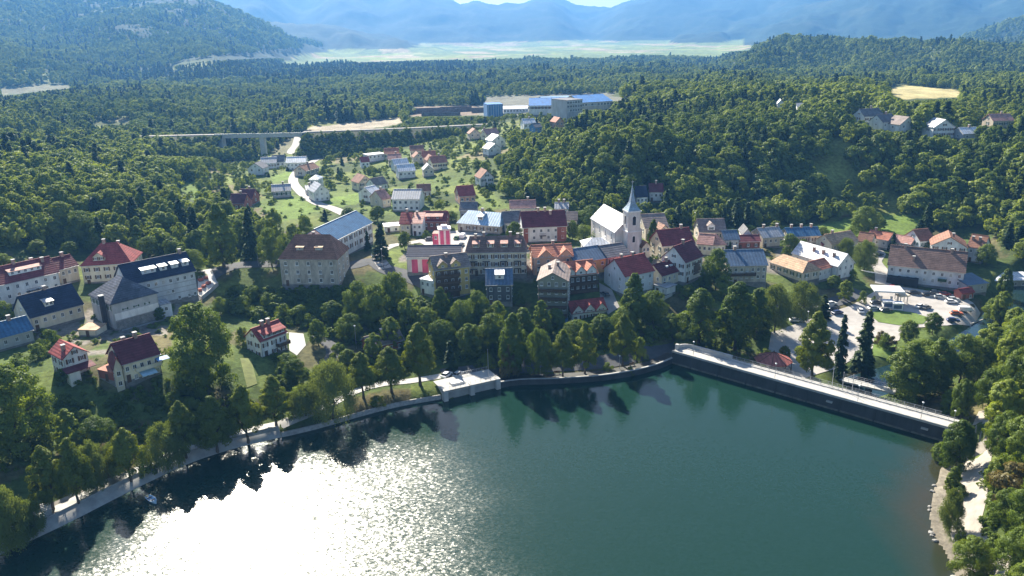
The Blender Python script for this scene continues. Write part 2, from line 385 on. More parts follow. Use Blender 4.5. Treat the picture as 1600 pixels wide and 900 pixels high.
MEADOW = [(1270,352),(1345,340),(1445,338),(1436,372),(1395,370),(1300,374)]
HILLTOP = [(1340,180),(1600,180),(1620,214),(1500,214),(1440,206),(1350,196)]
SETTLE = [(985,104),(1080,98),(1150,93),(1160,116),(1000,118)]
SMALL = [[(270,292),(312,280),(312,312),(292,322)],[(395,320),(440,303),(492,318),(505,325),(440,345),(400,332)],[(500,318),(560,303),(565,318),(530,328)],[(418,278),(452,268),(452,284),(420,288)],[(0,136),(110,131),(112,137),(0,150)],[(150,190),(205,187),(205,192),(150,195)],[(470,207),(455,240),(420,244),(440,225)]]

# ------------------------------------------------------------------ ground sheet
def ground_material():
    m, nt, out = nodes_of('ground'); N = nt.nodes; L = nt.links
    b = N.new('ShaderNodeBsdfPrincipled'); L.new(b.outputs[0], out.inputs['Surface'])
    b.inputs['Roughness'].default_value = 0.95; b.inputs['Specular IOR Level'].default_value = 0.1
    a = N.new('ShaderNodeAttribute'); a.attribute_name = 'cover'
    geo = N.new('ShaderNodeNewGeometry')
    def noise(scale, detail=5):
        n = N.new('ShaderNodeTexNoise'); n.inputs['Scale'].default_value = scale; n.inputs['Detail'].default_value = detail; n.inputs['Roughness'].default_value = 0.65
        L.new(geo.outputs['Position'], n.inputs['Vector']); return n
    n1, n2, n3 = noise(0.05), noise(0.6, 6), noise(0.012, 6)
    def rng_(n, lo, hi):
        r = N.new('ShaderNodeMapRange'); r.inputs['From Min'].default_value = 0.3; r.inputs['From Max'].default_value = 0.7
        r.inputs['To Min'].default_value = lo; r.inputs['To Max'].default_value = hi; L.new(n.outputs['Fac'], r.inputs['Value']); return r
    m1 = N.new('ShaderNodeMath'); m1.operation = 'MULTIPLY'; L.new(rng_(n1, 0.65, 1.35).outputs[0], m1.inputs[0]); L.new(rng_(n2, 0.6, 1.4).outputs[0], m1.inputs[1])
    m2 = N.new('ShaderNodeMath'); m2.operation = 'MULTIPLY'; L.new(m1.outputs[0], m2.inputs[0]); L.new(rng_(n3, 0.75, 1.25).outputs[0], m2.inputs[1])
    v = N.new('ShaderNodeVectorMath'); v.operation = 'SCALE'; L.new(a.outputs['Color'], v.inputs[0]); L.new(m2.outputs[0], v.inputs['Scale'])
    L.new(v.outputs[0], b.inputs['Base Color'])
    bp = N.new('ShaderNodeBump'); bp.inputs['Strength'].default_value = 0.8; bp.inputs['Distance'].default_value = 0.4
    L.new(n2.outputs['Fac'], bp.inputs['Height']); L.new(bp.outputs[0], b.inputs['Normal'])
    return m
gx, gy, gz = GX.ravel(), GY.ravel(), GZ.ravel()
gD = np.hypot(gx, gy)
gpx, gpy = proj(gx + (vnoise(gx, gy, 7, 71) - 0.5) * 7 + (vnoise(gx, gy, 40, 72) - 0.5) * gD * 0.02, gy + (vnoise(gx, gy, 7, 73) - 0.5) * 7 + (vnoise(gx, gy, 60, 74) - 0.5) * gD * 0.05, gz)   # ragged zone edges
# tree-like lumps on the far slopes, where single crowns are below a pixel
lump = sstep(2000, 2700, gD)
ridge_m = (gz > 30) & (gD > 1900)
gz2 = gz + np.where(ridge_m, (vnoise(gx, gy, 32, 21) - 0.5) * 20 * lump + (vnoise(gx, gy, 240, 22) - 0.5) * 40 * lump, 0)
FLOOR = (0.06, 0.08, 0.026); GRASS = (0.075, 0.105, 0.028); MEAD = (0.13, 0.19, 0.04); EARTH = (0.33, 0.28, 0.2); PLAINC = (0.21, 0.25, 0.06); WOODC = (0.022, 0.04, 0.022)
cov = np.tile(np.array(FLOOR), (len(gx), 1))
def paint(mask, c): cov[mask] = c
def plots(sx, sy, rot, seed):
    u = gx * math.cos(rot) + gy * math.sin(rot); v = -gx * math.sin(rot) + gy * math.cos(rot)
    a = np.floor(u / sx + 0.35 * np.floor(v / sy)).astype(np.int64); b = np.floor(v / sy).astype(np.int64)
    return ((a * 7349 + b * 9151 + seed * 331) % 101) / 101.0
paint(gD > 1900, WOODC)
clr = (gD > 300) & (gD < 1900) & (vnoise(gx, gy, 45, 41) < np.where((gpx < 700) & (gpy > 120), 0.33, 0.2)); paint(clr, (0.15, 0.17, 0.045))
rocky = ridge_m & (vnoise(gx, gy, 260, 31) > 0.78); paint(rocky, (0.045, 0.06, 0.03))
inT = inside(gpx, gpy, TOWN) & (gD < 700); paint(inT, GRASS)
plt = plots(17, 26, 0.35, 3)
paint(inT & (plt > 0.75), (0.11, 0.14, 0.035)); paint(inT & (plt < 0.12), (0.12, 0.105, 0.05))
paint(inT & (vnoise(gx, gy, 9, 5) > 0.72), (0.10, 0.095, 0.045))
paint(inside(gpx, gpy, VALLEY) & (gD < 1200), (0.10, 0.135, 0.035))
YARDS = [[(60,508),(140,485),(300,470),(312,500),(262,530),(120,560),(60,542)], [(618,405),(700,362),(880,388),(1040,382),(1190,368),(1300,385),(1340,440),(1180,430),(1040,435),(900,445),(760,445)]]
for yd in YARDS: paint(inside(gpx, gpy, yd) & (gD < 520) & (0.5 * vnoise(gx, gy, 11, 91) + 0.5 * vnoise(gx, gy, 5, 92) > 0.42), (0.20, 0.18, 0.155))
vv = inside(gpx, gpy, VALLEY) & (gD < 1200); plv = plots(24, 38, 0.6, 5)
paint(vv & (plv > 0.7), (0.15, 0.18, 0.045)); paint(vv & (plv < 0.22), (0.06, 0.085, 0.025)); paint(vv & (plv > 0.45) & (plv < 0.53), (0.17, 0.15, 0.08))
for e in EMBANK: paint(inside(gpx, gpy, e), (0.06, 0.075, 0.04))
paint(inside(gpx, gpy, DIRT), (0.36, 0.31, 0.23)); paint(inside(gpx, gpy, LOGYARD), (0.2, 0.15, 0.11)); paint(inside(gpx, gpy, INDUSTRY), (0.15, 0.15, 0.12))
pl = inside(gpx, gpy, PLAIN) & (gz < 22); paint(pl, PLAINC)
pn = vnoise(gx * 0.35, gy, 160, 8); paint(pl & (pn > 0.62), (0.13, 0.18, 0.06)); paint(pl & (pn < 0.25), (0.30, 0.24, 0.13))
pq = plots(130, 300, 0.25, 9); paint(pl & (pq > 0.8), (0.16, 0.2, 0.06)); paint(pl & (pq < 0.15), (0.33, 0.27, 0.15)); paint(pl & (pq > 0.45) & (pq < 0.55), (0.26, 0.27, 0.10))
paint((gD > 2500) & (gz < 16) & ~pl, (0.16, 0.2, 0.06))
paint(inside(gpx, gpy, FIELD_R), (0.42, 0.36, 0.17)); paint(inside(gpx, gpy, MEADOW), MEAD); paint(inside(gpx, gpy, HILLTOP), GRASS); paint(inside(gpx, gpy, SETTLE), (0.09, 0.11, 0.045))
for k, s in enumerate(SMALL): paint(inside(gpx, gpy, s), MEAD if k < 4 else (0.17, 0.165, 0.10))
d_nat, _ = seg_dist(gx, gy, sn); paint((d_nat < 3.0) & (gD < 400), (0.27, 0.24, 0.19))
idx = np.arange(NR * NT).reshape(NR, NT)
quads = np.stack([idx[:-1, :-1].ravel(), idx[:-1, 1:].ravel(), idx[1:, 1:].ravel(), idx[1:, :-1].ravel()], 1)
gm = mesh_np('ground', np.stack([gx, gy, gz2], 1), quads, ground_material(), smooth=True)
ca = gm.color_attributes.new('cover', 'FLOAT_COLOR', 'POINT')
ca.data.foreach_set('color', np.hstack([cov, np.ones((len(cov), 1))]).astype(np.float32).ravel())
tag(link('ground', gm), 'green ground rising from the lake through town to the mountains', kind='structure')

# ------------------------------------------------------------------ water
def water_material(name, body, river_=False):
    m, nt, out = nodes_of(name); N = nt.nodes; L = nt.links
    b = N.new('ShaderNodeBsdfPrincipled'); L.new(b.outputs[0], out.inputs['Surface'])
    b.inputs['Roughness'].default_value = 0.045; b.inputs['IOR'].default_value = 1.333
    geo = N.new('ShaderNodeNewGeometry')
    if river_: b.inputs['Base Color'].default_value = (*body, 1)
    else:
        a = N.new('ShaderNodeAttribute'); a.attribute_name = 'shallow'
        mx = N.new('ShaderNodeMix'); mx.data_type = 'RGBA'; mx.inputs['A'].default_value = (*body, 1); mx.inputs['B'].default_value = (0.055, 0.035, 0.014, 1)
        L.new(a.outputs['Fac'], mx.inputs['Factor']); L.new(mx.outputs['Result'], b.inputs['Base Color'])
    def bumpn(scale, dist, stretch, prev=None, detail=3):
        mp = N.new('ShaderNodeMapping'); mp.inputs['Scale'].default_value = stretch; mp.inputs['Rotation'].default_value = (0, 0, 0.5)
        L.new(geo.outputs['Position'], mp.inputs['Vector'])
        n = N.new('ShaderNodeTexNoise'); n.inputs['Scale'].default_value = scale; n.inputs['Detail'].default_value = detail; n.inputs['Roughness'].default_value = 0.55
        L.new(mp.outputs[0], n.inputs['Vector'])
        bp = N.new('ShaderNodeBump'); bp.inputs['Strength'].default_value = 1.0; bp.inputs['Distance'].default_value = dist
        L.new(n.outputs['Fac'], bp.inputs['Height'])
        if prev is not None: L.new(prev.outputs[0], bp.inputs['Normal'])
        return bp
    b1 = bumpn(0.7, 0.10, (1, 1.5, 1))
    # wind ripples: small facets, each tilted its own way
    tilt = None
    for scl, amp in ((1.7, 0.15), (3.3, 0.13)):
        mp = N.new('ShaderNodeMapping'); mp.inputs['Scale'].default_value = (1, 1.25, 1); L.new(geo.outputs['Position'], mp.inputs['Vector'])
        vo = N.new('ShaderNodeTexVoronoi'); vo.voronoi_dimensions = '2D'; vo.inputs['Scale'].default_value = scl; L.new(mp.outputs[0], vo.inputs['Vector'])
        sb = N.new('ShaderNodeVectorMath'); sb.operation = 'SUBTRACT'; sb.inputs[1].default_value = (0.5, 0.5, 0.5); L.new(vo.outputs['Color'], sb.inputs[0])
        ml = N.new('ShaderNodeVectorMath'); ml.operation = 'MULTIPLY'; ml.inputs[1].default_value = (amp, amp, 0); L.new(sb.outputs[0], ml.inputs[0])
        if tilt is None: tilt = ml
        else:
            ad = N.new('ShaderNodeVectorMath'); ad.operation = 'ADD'; L.new(tilt.outputs[0], ad.inputs[0]); L.new(ml.outputs[0], ad.inputs[1]); tilt = ad
    sc_ = N.new('ShaderNodeVectorMath'); sc_.operation = 'SCALE'; L.new(tilt.outputs[0], sc_.inputs[0])
    if not river_:
        rf_ = N.new('ShaderNodeAttribute'); rf_.attribute_name = 'ripple'
        pn_ = N.new('ShaderNodeTexNoise'); pn_.inputs['Scale'].default_value = 0.03; pn_.inputs['Detail'].default_value = 3; L.new(geo.outputs['Position'], pn_.inputs['Vector'])
        pr = N.new('ShaderNodeMapRange'); pr.inputs['From Min'].default_value = 0.35; pr.inputs['From Max'].default_value = 0.65; pr.inputs['To Min'].default_value = 0.75; pr.inputs['To Max'].default_value = 1.15; L.new(pn_.outputs['Fac'], pr.inputs['Value'])
        mm = N.new('ShaderNodeMath'); mm.operation = 'MULTIPLY'; L.new(pr.outputs[0], mm.inputs[0]); L.new(rf_.outputs['Fac'], mm.inputs[1])
        L.new(mm.outputs[0], b1.inputs['Strength']); L.new(mm.outputs[0], sc_.inputs['Scale'])
        rr_ = N.new('ShaderNodeMapRange'); rr_.inputs['To Min'].default_value = 0.05; rr_.inputs['To Max'].default_value = 0.34; L.new(mm.outputs[0], rr_.inputs['Value']); L.new(rr_.outputs[0], b.inputs['Roughness'])
    else:
        b1.inputs['Strength'].default_value = 0.3; sc_.inputs['Scale'].default_value = 0.15
    an = N.new('ShaderNodeVectorMath'); an.operation = 'ADD'; L.new(b1.outputs[0], an.inputs[0]); L.new(sc_.outputs[0], an.inputs[1])
    nn = N.new('ShaderNodeVectorMath'); nn.operation = 'NORMALIZE'; L.new(an.outputs[0], nn.inputs[0])
    L.new(nn.outputs[0], b.inputs['Normal'])
    return m
def cdt_sheet(name, poly, step, zf, mats, extra=None):
    """polygon (world xy) filled with a net of triangles, zf gives the height"""
    P = np.array([p[:2] for p in poly], float)
    # refine border
    bord = []
    for i in range(len(P)):
        a, b_ = P[i], P[(i + 1) % len(P)]; n = max(1, int(np.linalg.norm(b_ - a) / step))
        for k in range(n): bord.append(a + (b_ - a) * k / n)
    bord = np.array(bord)
    xs = np.arange(P[:, 0].min(), P[:, 0].max(), step); ys = np.arange(P[:, 1].min(), P[:, 1].max(), step)
    X, Y = np.meshgrid(xs, ys); X = X.ravel(); Y = Y.ravel()
    m = inside(X, Y, P)
    d, _ = seg_dist(X, Y, np.vstack([P, P[:1]])); m &= d > step * 0.4
    pts = [Vector(p) for p in bord] + [Vector((a, b_)) for a, b_ in zip(X[m], Y[m])]
    n = len(bord)
    r = geometry.delaunay_2d_cdt(pts, [(i, (i + 1) % n) for i in range(n)], [], 1, 1e-5)
    V = np.array([(v.x, v.y) for v in r[0]])
    Z = zf(V[:, 0], V[:, 1])
    T = np.array([f for f in r[2] if len(f) == 3])
    a, b_, c = V[T[:, 0]], V[T[:, 1]], V[T[:, 2]]
    flip = ((b_[:, 0] - a[:, 0]) * (c[:, 1] - a[:, 1]) - (b_[:, 1] - a[:, 1]) * (c[:, 0] - a[:, 0])) < 0
    T[flip] = T[flip][:, ::-1]
    me = mesh_np(name, np.column_stack([V, Z]), T, mats, smooth=True)
    return me, V
lake_poly = [p for p in LAKE]
# push the outline a little under the banks
cen = np.array([20.0, 120.0]); big = []
for i, p in enumerate(lake_poly):
    k = 0.8 if i < len(sw) + 2 else 5.0
    v = p - cen; big.append(p + v / np.linalg.norm(v) * k)
wm, WV = cdt_sheet('lake', big, 6.0, lambda x, y: np.zeros_like(x), water_material('lake_water', (0.009, 0.033, 0.023)))
dnw, _ = seg_dist(WV[:, 0], WV[:, 1], sn)
sh = (1 - sstep(0.5, 11, dnw)) * 0.6 * (0.55 + 0.6 * vnoise(WV[:, 0], WV[:, 1], 14, 9))
fa = wm.attributes.new('shallow', 'FLOAT', 'POINT'); fa.data.foreach_set('value', np.clip(sh, 0, 1).astype(np.float32))
dsh, _ = seg_dist(WV[:, 0], WV[:, 1], sw); dsd, _ = seg_dist(WV[:, 0], WV[:, 1], [dam_a, dam_b])
rip = 0.22 + 0.78 * sstep(5, 38, np.minimum(np.minimum(dsh, dsd), dnw * 1.2))
rip = 0.2 + (rip - 0.2) * (1 - 0.93 * sstep(-22, 18, WV[:, 0] + 0.15 * (WV[:, 1] - 120)))
fa = wm.attributes.new('ripple', 'FLOAT', 'POINT'); fa.data.foreach_set('value', rip.astype(np.float32))
tag(link('lake', wm), 'calm blue-green lake with sun glitter', kind='structure')
def strip(name, pts, width, zoff, mats, kind='structure', step=2.0, ncross=4, zf=None, label=None, smooth=True):
    """a draped band along a polyline of world points"""
    P = [np.array(p[:2], float) for p in pts]
    # Catmull-Rom resample
    Q = []
    for i in range(len(P) - 1):
        p0, p1, p2, p3 = P[max(i - 1, 0)], P[i], P[i + 1], P[min(i + 2, len(P) - 1)]
        n = max(2, int(np.linalg.norm(p2 - p1) / step))
        for k in range(n):
            t = k / n
            Q.append(0.5 * ((2 * p1) + (-p0 + p2) * t + (2 * p0 - 5 * p1 + 4 * p2 - p3) * t * t + (-p0 + 3 * p1 - 3 * p2 + p3) * t ** 3))
    Q.append(P[-1]); Q = np.array(Q)
    T = np.gradient(Q, axis=0); T /= np.linalg.norm(T, axis=1)[:, None] + 1e-9
    Nn = np.column_stack([-T[:, 1], T[:, 0]])
    offs = np.linspace(-width / 2, width / 2, ncross + 1)
    V = (Q[:, None, :] + Nn[:, None, :] * offs[None, :, None]).reshape(-1, 2)
    Z = (hgt(V[:, 0], V[:, 1]) if zf is None else zf(V[:, 0], V[:, 1])) + zoff
    n, k = len(Q), ncross + 1
    ii = np.arange(n * k).reshape(n, k)
    Fq = np.stack([ii[:-1, :-1].ravel(), ii[1:, :-1].ravel(), ii[1:, 1:].ravel(), ii[:-1, 1:].ravel()], 1)[:, ::-1]
    o = link(name, mesh_np(name, np.column_stack([V, Z]), Fq, mats, smooth=smooth))
    tag(o, label, kind=kind)
    return o, Q, Nn
strip('river_water', [at_z(x, y, RIVER_Z) for x, y in RIVER_PX], 15, 0, water_material('river_water', (0.012, 0.03, 0.035), True), zf=lambda x, y: np.full(np.shape(x), RIVER_Z), label='dark blue river running behind the dam')

# ------------------------------------------------------------------ materials in use
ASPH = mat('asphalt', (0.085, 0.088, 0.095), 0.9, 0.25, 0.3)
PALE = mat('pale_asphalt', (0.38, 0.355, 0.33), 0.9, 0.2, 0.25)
GRAVEL = mat('gravel', (0.33, 0.30, 0.26), 0.95, 0.2, 0.4, bump=0.4)
CONC = mat('concrete', (0.32, 0.32, 0.31), 0.85, 0.25, 0.4, bump=0.2, streak=0.35)
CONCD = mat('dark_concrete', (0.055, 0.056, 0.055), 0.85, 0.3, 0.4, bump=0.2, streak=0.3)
CONCP = mat('pale_concrete', (0.46, 0.45, 0.43), 0.85, 0.15, 0.5, bump=0.2)
LINE = mat('road_paint', (0.75, 0.75, 0.72), 0.7, 0.15, 1.5)
STEEL = mat('galvanised_steel', (0.45, 0.46, 0.48), 0.45, 0.15, 2.0, metal=0.6)
DARKM = mat('dark_metal', (0.06, 0.06, 0.065), 0.5, 0.15, 2.0)
WHITEP = mat('white_paint', (0.75, 0.75, 0.74), 0.5, 0.08, 1.0)
TIMBER = mat('brown_timber', (0.10, 0.06, 0.035), 0.8, 0.3, 1.2, streak=0.2)
STONE = mat('stone', (0.30, 0.29, 0.27), 0.9, 0.35, 0.9, bump=0.6)
GLASS = glass_mat()
def lawn_mat(): return mat('lawn', (0.12, 0.18, 0.035), 0.95, 0.3, 0.35, bump=0.5)
DIRTM = mat('bare_earth', (0.36, 0.30, 0.22), 0.95, 0.25, 0.3, bump=0.4)

# ------------------------------------------------------------------ roads, lots, paths
def road(name, px, width, m, off=0.14, label=None): return strip(name, [at(x, y) for x, y in px], width, off, m, label=label)
road('road', [(296,466),(312,448),(332,428),(370,415),(405,413),(440,412),(500,412),(545,415),(580,408),(602,420),(640,432),(690,452),(730,456)], 7.0, ASPH, label='asphalt main street passing the old stone house')
road('road', [(602,420),(590,398),(610,385),(640,380),(690,370)], 5.0, PALE, label='pale side street to the square')
road('road', [(560,345),(522,327),(492,316),(468,298),(458,282),(468,264),(490,252),(500,246),(482,240),(455,239),(462,226),(466,212)], 6.0, PALE, 0.2, label='pale village road winding through the valley')
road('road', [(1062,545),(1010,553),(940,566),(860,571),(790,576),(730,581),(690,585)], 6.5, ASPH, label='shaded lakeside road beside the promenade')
road('path', [(690,588),(640,596),(600,600),(555,612),(500,640),(430,672),(395,690)], 3.2, CONCP, label='pale path behind the lakeside lindens')
road('path', [(395,668),(340,690),(270,718),(205,740),(150,762),(60,805),(0,840),(-80,880)], 2.4, GRAVEL, label='gravel path behind the left promenade trees')
road('road', [(486,528),(500,530),(514,538),(520,552),(512,570),(500,590)], 4.0, ASPH, label='curved lane behind the white house with the red roof')
road('path', [(1548,640),(1536,672),(1528,705),(1524,740),(1516,790),(1508,830),(1524,862),(1556,892),(1590,930)], 5.2, GRAVEL, 0.12, label='pale gravel path along the right bank')
road('path', [(108,372),(112,355),(104,342),(106,328)], 4, DIRTM, 0.2, label='dirt track through the left woods')
road('path', [(214,388),(226,372),(222,360),(214,352)], 3.5, DIRTM, 0.2, label='dirt track climbing beside the red hipped house')
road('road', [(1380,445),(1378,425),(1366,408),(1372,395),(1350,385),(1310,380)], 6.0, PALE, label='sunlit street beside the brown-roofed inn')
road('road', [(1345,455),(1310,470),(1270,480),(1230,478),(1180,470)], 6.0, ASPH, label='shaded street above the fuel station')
road('road', [(232,236),(265,241),(300,245),(356,251)], 4.5, PALE, 0.5, label='pale lower railway line left of the viaduct')
def lot(name, px, m, off=0.10, label=None, step=2.0):
    poly = [at(x, y)[:2] for x, y in px]
    me, _ = cdt_sheet(name, poly, step, lambda x, y: hgt(x, y) + off, m)
    return tag(link(name, me), label, kind='structure')
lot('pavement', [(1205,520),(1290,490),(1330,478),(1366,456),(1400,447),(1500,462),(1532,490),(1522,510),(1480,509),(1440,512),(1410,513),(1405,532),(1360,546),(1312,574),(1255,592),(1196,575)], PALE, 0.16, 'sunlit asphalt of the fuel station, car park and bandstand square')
lot('lawn', [(1358,491),(1372,486),(1400,486),(1425,489),(1452,497),(1442,507),(1405,509),(1372,504)], lawn_mat(), 0.28, 'grass island in the car park')
lot('pavement', [(655,379),(700,362),(745,357),(772,362),(748,372),(724,396),(690,396)], PALE, 0.12, 'paved square behind the pink tower')
lot('pavement', [(309,424),(330,421),(340,444),(316,466),(310,462)], CONCP, 0.3, 'pale concrete yard beside the long white building', 1.5)
lot('pavement', [(936,442),(956,453),(968,480),(950,492),(938,470)], PALE, 0.12, 'driveway beside the dark hotel', 1.5)
lot('pavement', [(452,520),(474,522),(478,540),(464,556),(452,548)], CONCP, 0.15, 'small paved yard beside the white house', 1.2)
lot('lawn', [(1366,528),(1390,524),(1400,540),(1388,562),(1362,556)], lawn_mat(), 0.2, 'striped shady lawn behind the dam')
lot('lawn', [(375,560),(392,560),(402,600),(386,606)], mat('dry_lawn', (0.17, 0.19, 0.06), 0.95, 0.3, 0.4, bump=0.4), 0.12, 'narrow dry lawn beside the white house')
# zebra crossing by the inn
zc = at(1366, 425)
for k in range(6):
    zp = at(1352 + k * 5.2, 424.5 + k * 0.8)
    mb = MB(); mb.box(-0.3, 0.3, -2.2, 2.2, 0, 0.02)
    o = mb.build('road_marking', LINE, loc=(zp[0], zp[1], zp[2] + 0.2)); o.rotation_euler = (0, 0, 0.5); tag(o, 'white bar of the zebra crossing beside the inn', kind='structure')

# ------------------------------------------------------------------ lake edge: wall, promenade, revetment
def shore_profile(name, pts, prof, mats, label, cat, group=None):
    """sweep a profile [(offset landwards, z)] along the shoreline"""
    P = np.array(pts, float)
    Q = []
    for i in range(len(P) - 1):
        n = max(1, int(np.linalg.norm(P[i + 1] - P[i]) / 2.5))
        for k in range(n): Q.append(P[i] + (P[i + 1] - P[i]) * k / n)
    Q.append(P[-1]); Q = np.array(Q)
    for _ in range(3): Q[1:-1] = Q[1:-1] * 0.5 + (Q[:-2] + Q[2:]) * 0.25
    T = np.gradient(Q, axis=0); T /= np.linalg.norm(T, axis=1)[:, None]
    Nn = np.column_stack([-T[:, 1], T[:, 0]])
    n, k = len(Q), len(prof)
    V = np.array([[(*(Q[i] + Nn[i] * o), z) for o, z in prof] for i in range(n)]).reshape(-1, 3)
    ii = np.arange(n * k).reshape(n, k)
    Fq = np.stack([ii[:-1, :-1].ravel(), ii[1:, :-1].ravel(), ii[1:, 1:].ravel(), ii[:-1, 1:].ravel()], 1)[:, ::-1]
    o = link(name, mesh_np(name, V, Fq, mats)); 
    return o, Q, Nn
iw = SHORE_W.index((440,684)); ie = SHORE_W.index((690,624)); is_ = SHORE_W.index((778,607))
left_pts, mid_pts, right_pts = sw[:iw + 1], sw[iw:ie + 1], sw[is_:]
o, QL, NL = shore_profile('revetment', left_pts, [(-0.6, -0.9), (0.4, 0.15), (2.6, 1.55), (3.0, 1.62)], CONC, '', ''); tag(o, 'sloping concrete revetment along the left shore', kind='structure')
o, _, _ = shore_profile('promenade', left_pts, [(3.0, 1.62), (3.0, 1.95), (3.35, 1.95), (3.35, 1.6), (6.6, 1.65), (6.6, 1.2)], CONC, '', ''); tag(o, 'promenade walk with low kerb along the left shore', kind='structure')
o, QM, NM = shore_profile('lake_wall', mid_pts, [(0, -1.0), (0.25, 1.2), (0.7, 1.25), (0.7, 0.9)], STONE, '', ''); tag(o, 'low stone lake wall below the grassy bank', 'wall')
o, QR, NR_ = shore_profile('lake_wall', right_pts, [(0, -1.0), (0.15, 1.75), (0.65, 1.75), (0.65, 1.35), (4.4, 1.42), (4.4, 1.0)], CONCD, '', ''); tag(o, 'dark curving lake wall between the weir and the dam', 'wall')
o, _, _ = shore_profile('wall_coping', right_pts, [(-0.06, 1.76), (-0.06, 1.88), (0.72, 1.88), (0.72, 1.76)], CONC, '', ''); tag(o, 'pale coping on the curving lake wall', kind='structure')
def railing(pts, zs, h, label, m=STEEL, gap=2.0, name='railing', rails=3):
    root = link(name, None, loc=(pts[0][0], pts[0][1], zs[0])); tag(root, label, 'railing')
    R = MB(); o0 = np.array([pts[0][0], pts[0][1], zs[0]])
    PP = [np.array([p[0], p[1], z]) - o0 for p, z in zip(pts, zs)]
    for i in range(len(PP) - 1):
        for r in range(rails):
            hh = h * (r + 1) / rails
            R.bar(PP[i] + (0, 0, hh), PP[i + 1] + (0, 0, hh), 0.045 if r == rails - 1 else 0.025, n=4)
    R.build('rail', m, root)
    post = MB().bar((0, 0, -0.1), (0, 0, h), 0.045, n=4).mesh('post', m)
    acc = 0.0
    for i in range(len(PP) - 1):
        L_ = np.linalg.norm(PP[i + 1] - PP[i]); s = acc
        while s < L_:
            link('post', post, root, tuple(PP[i] + (PP[i + 1] - PP[i]) * s / L_)); s += gap
        acc = s - L_
    return root
# ------------------------------------------------------------------ dam with its road
damL = float(np.linalg.norm(dam_b - dam_a)); DW = 5.8
dam = link('dam', None, loc=(dam_a[0], dam_a[1], 0)); dam.rotation_euler = (0, 0, math.atan2(dam_dir[1], dam_dir[0]))
tag(dam, 'long straight concrete dam carrying a pale road across the lake end', 'dam')
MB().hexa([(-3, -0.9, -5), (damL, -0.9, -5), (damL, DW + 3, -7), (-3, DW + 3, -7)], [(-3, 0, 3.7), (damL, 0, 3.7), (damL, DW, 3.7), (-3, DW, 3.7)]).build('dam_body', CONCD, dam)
MB().box(-3, damL, -0.35, DW + 0.3, 3.704, 3.95).build('road_deck', mat('dam_deck', (0.50, 0.48, 0.45), 0.85, 0.15, 0.6, bump=0.2), dam)
MB().box(-3, damL, -0.35, 0.05, 3.954, 4.3).build('kerb', CONC, dam)
MB().box(-3, damL, DW - 1.7, DW - 1.35, 3.954, 4.15).build('kerb', CONC, dam)
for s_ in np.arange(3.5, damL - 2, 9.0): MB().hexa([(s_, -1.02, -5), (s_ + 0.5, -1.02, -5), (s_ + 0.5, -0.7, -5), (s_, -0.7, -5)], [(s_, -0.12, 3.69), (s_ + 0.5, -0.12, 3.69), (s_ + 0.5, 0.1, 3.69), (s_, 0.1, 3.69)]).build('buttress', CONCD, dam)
MB().hexa([(-3, -0.52, -0.4), (damL, -0.52, -0.4), (damL, -0.2, -0.4), (-3, -0.2, -0.4)], [(-3, -0.42, 0.5), (damL, -0.42, 0.5), (damL, -0.2, 0.5), (-3, -0.2, 0.5)]).build('waterline_band', mat('stained_waterline', (0.13, 0.125, 0.10), 0.9, 0.5, 0.7), dam)
outl = MB().box(-0.9, 0.9, -0.5, 0.1, -0.25, 0.25)
for s in (70, 92, 112, 46): MB().box(-0.8, 0.8, -0.75, 0.0, 1.9, 2.3).build('overflow_pipe', CONCP, dam, (s, 0, 0))
pts = [dam_a + dam_dir * s + dam_nrm * (DW + 0.05) for s in np.arange(8, damL, 8)]
railing(pts, [3.95] * len(pts), 1.1, 'steel railing along the far edge of the dam road', gap=2.5)
pts = [dam_a + dam_dir * s + dam_nrm * (DW - 1.5) for s in np.arange(4, damL, 8)]
railing(pts, [4.15] * len(pts), 0.9, 'second railing between dam road and footway', gap=2.5)
# curved wing wall with pillar at the left end
wg = link('wing_wall', None, loc=(dam_a[0], dam_a[1], 3.9)); wg.rotation_euler = (0, 0, math.atan2(dam_dir[1], dam_dir[0])); tag(wg, 'curved white parapet at the left end of the dam', 'wall')
W_ = MB()
arc = [(-1.5 + 3.2 * (1 - math.cos(a)) - 1.2, DW - 3.2 + 3.2 * math.sin(a) + 0.0) for a in np.linspace(0, math.pi / 2, 9)] + [(8, DW + 0.1), (14, DW + 0.15)]
for i in range(len(arc) - 1):
    (x0, y0), (x1, y1) = arc[i], arc[i + 1]; dx, dy = x1 - x0, y1 - y0; l_ = math.hypot(dx, dy); nx, ny = -dy / l_ * 0.25, dx / l_ * 0.25
    W_.hexa([(x0 + nx, y0 + ny, 0), (x0 - nx, y0 - ny, 0), (x1 - nx, y1 - ny, 0), (x1 + nx, y1 + ny, 0)], [(x0 + nx, y0 + ny, 1.2), (x0 - nx, y0 - ny, 1.2), (x1 - nx, y1 - ny, 1.2), (x1 + nx, y1 + ny, 1.2)])
W_.build('parapet', CONCP, wg); MB().box(-3.2, -2.2, DW - 4.0, DW - 3.0, -0.5, 1.7).build('pillar', CONCP, wg)
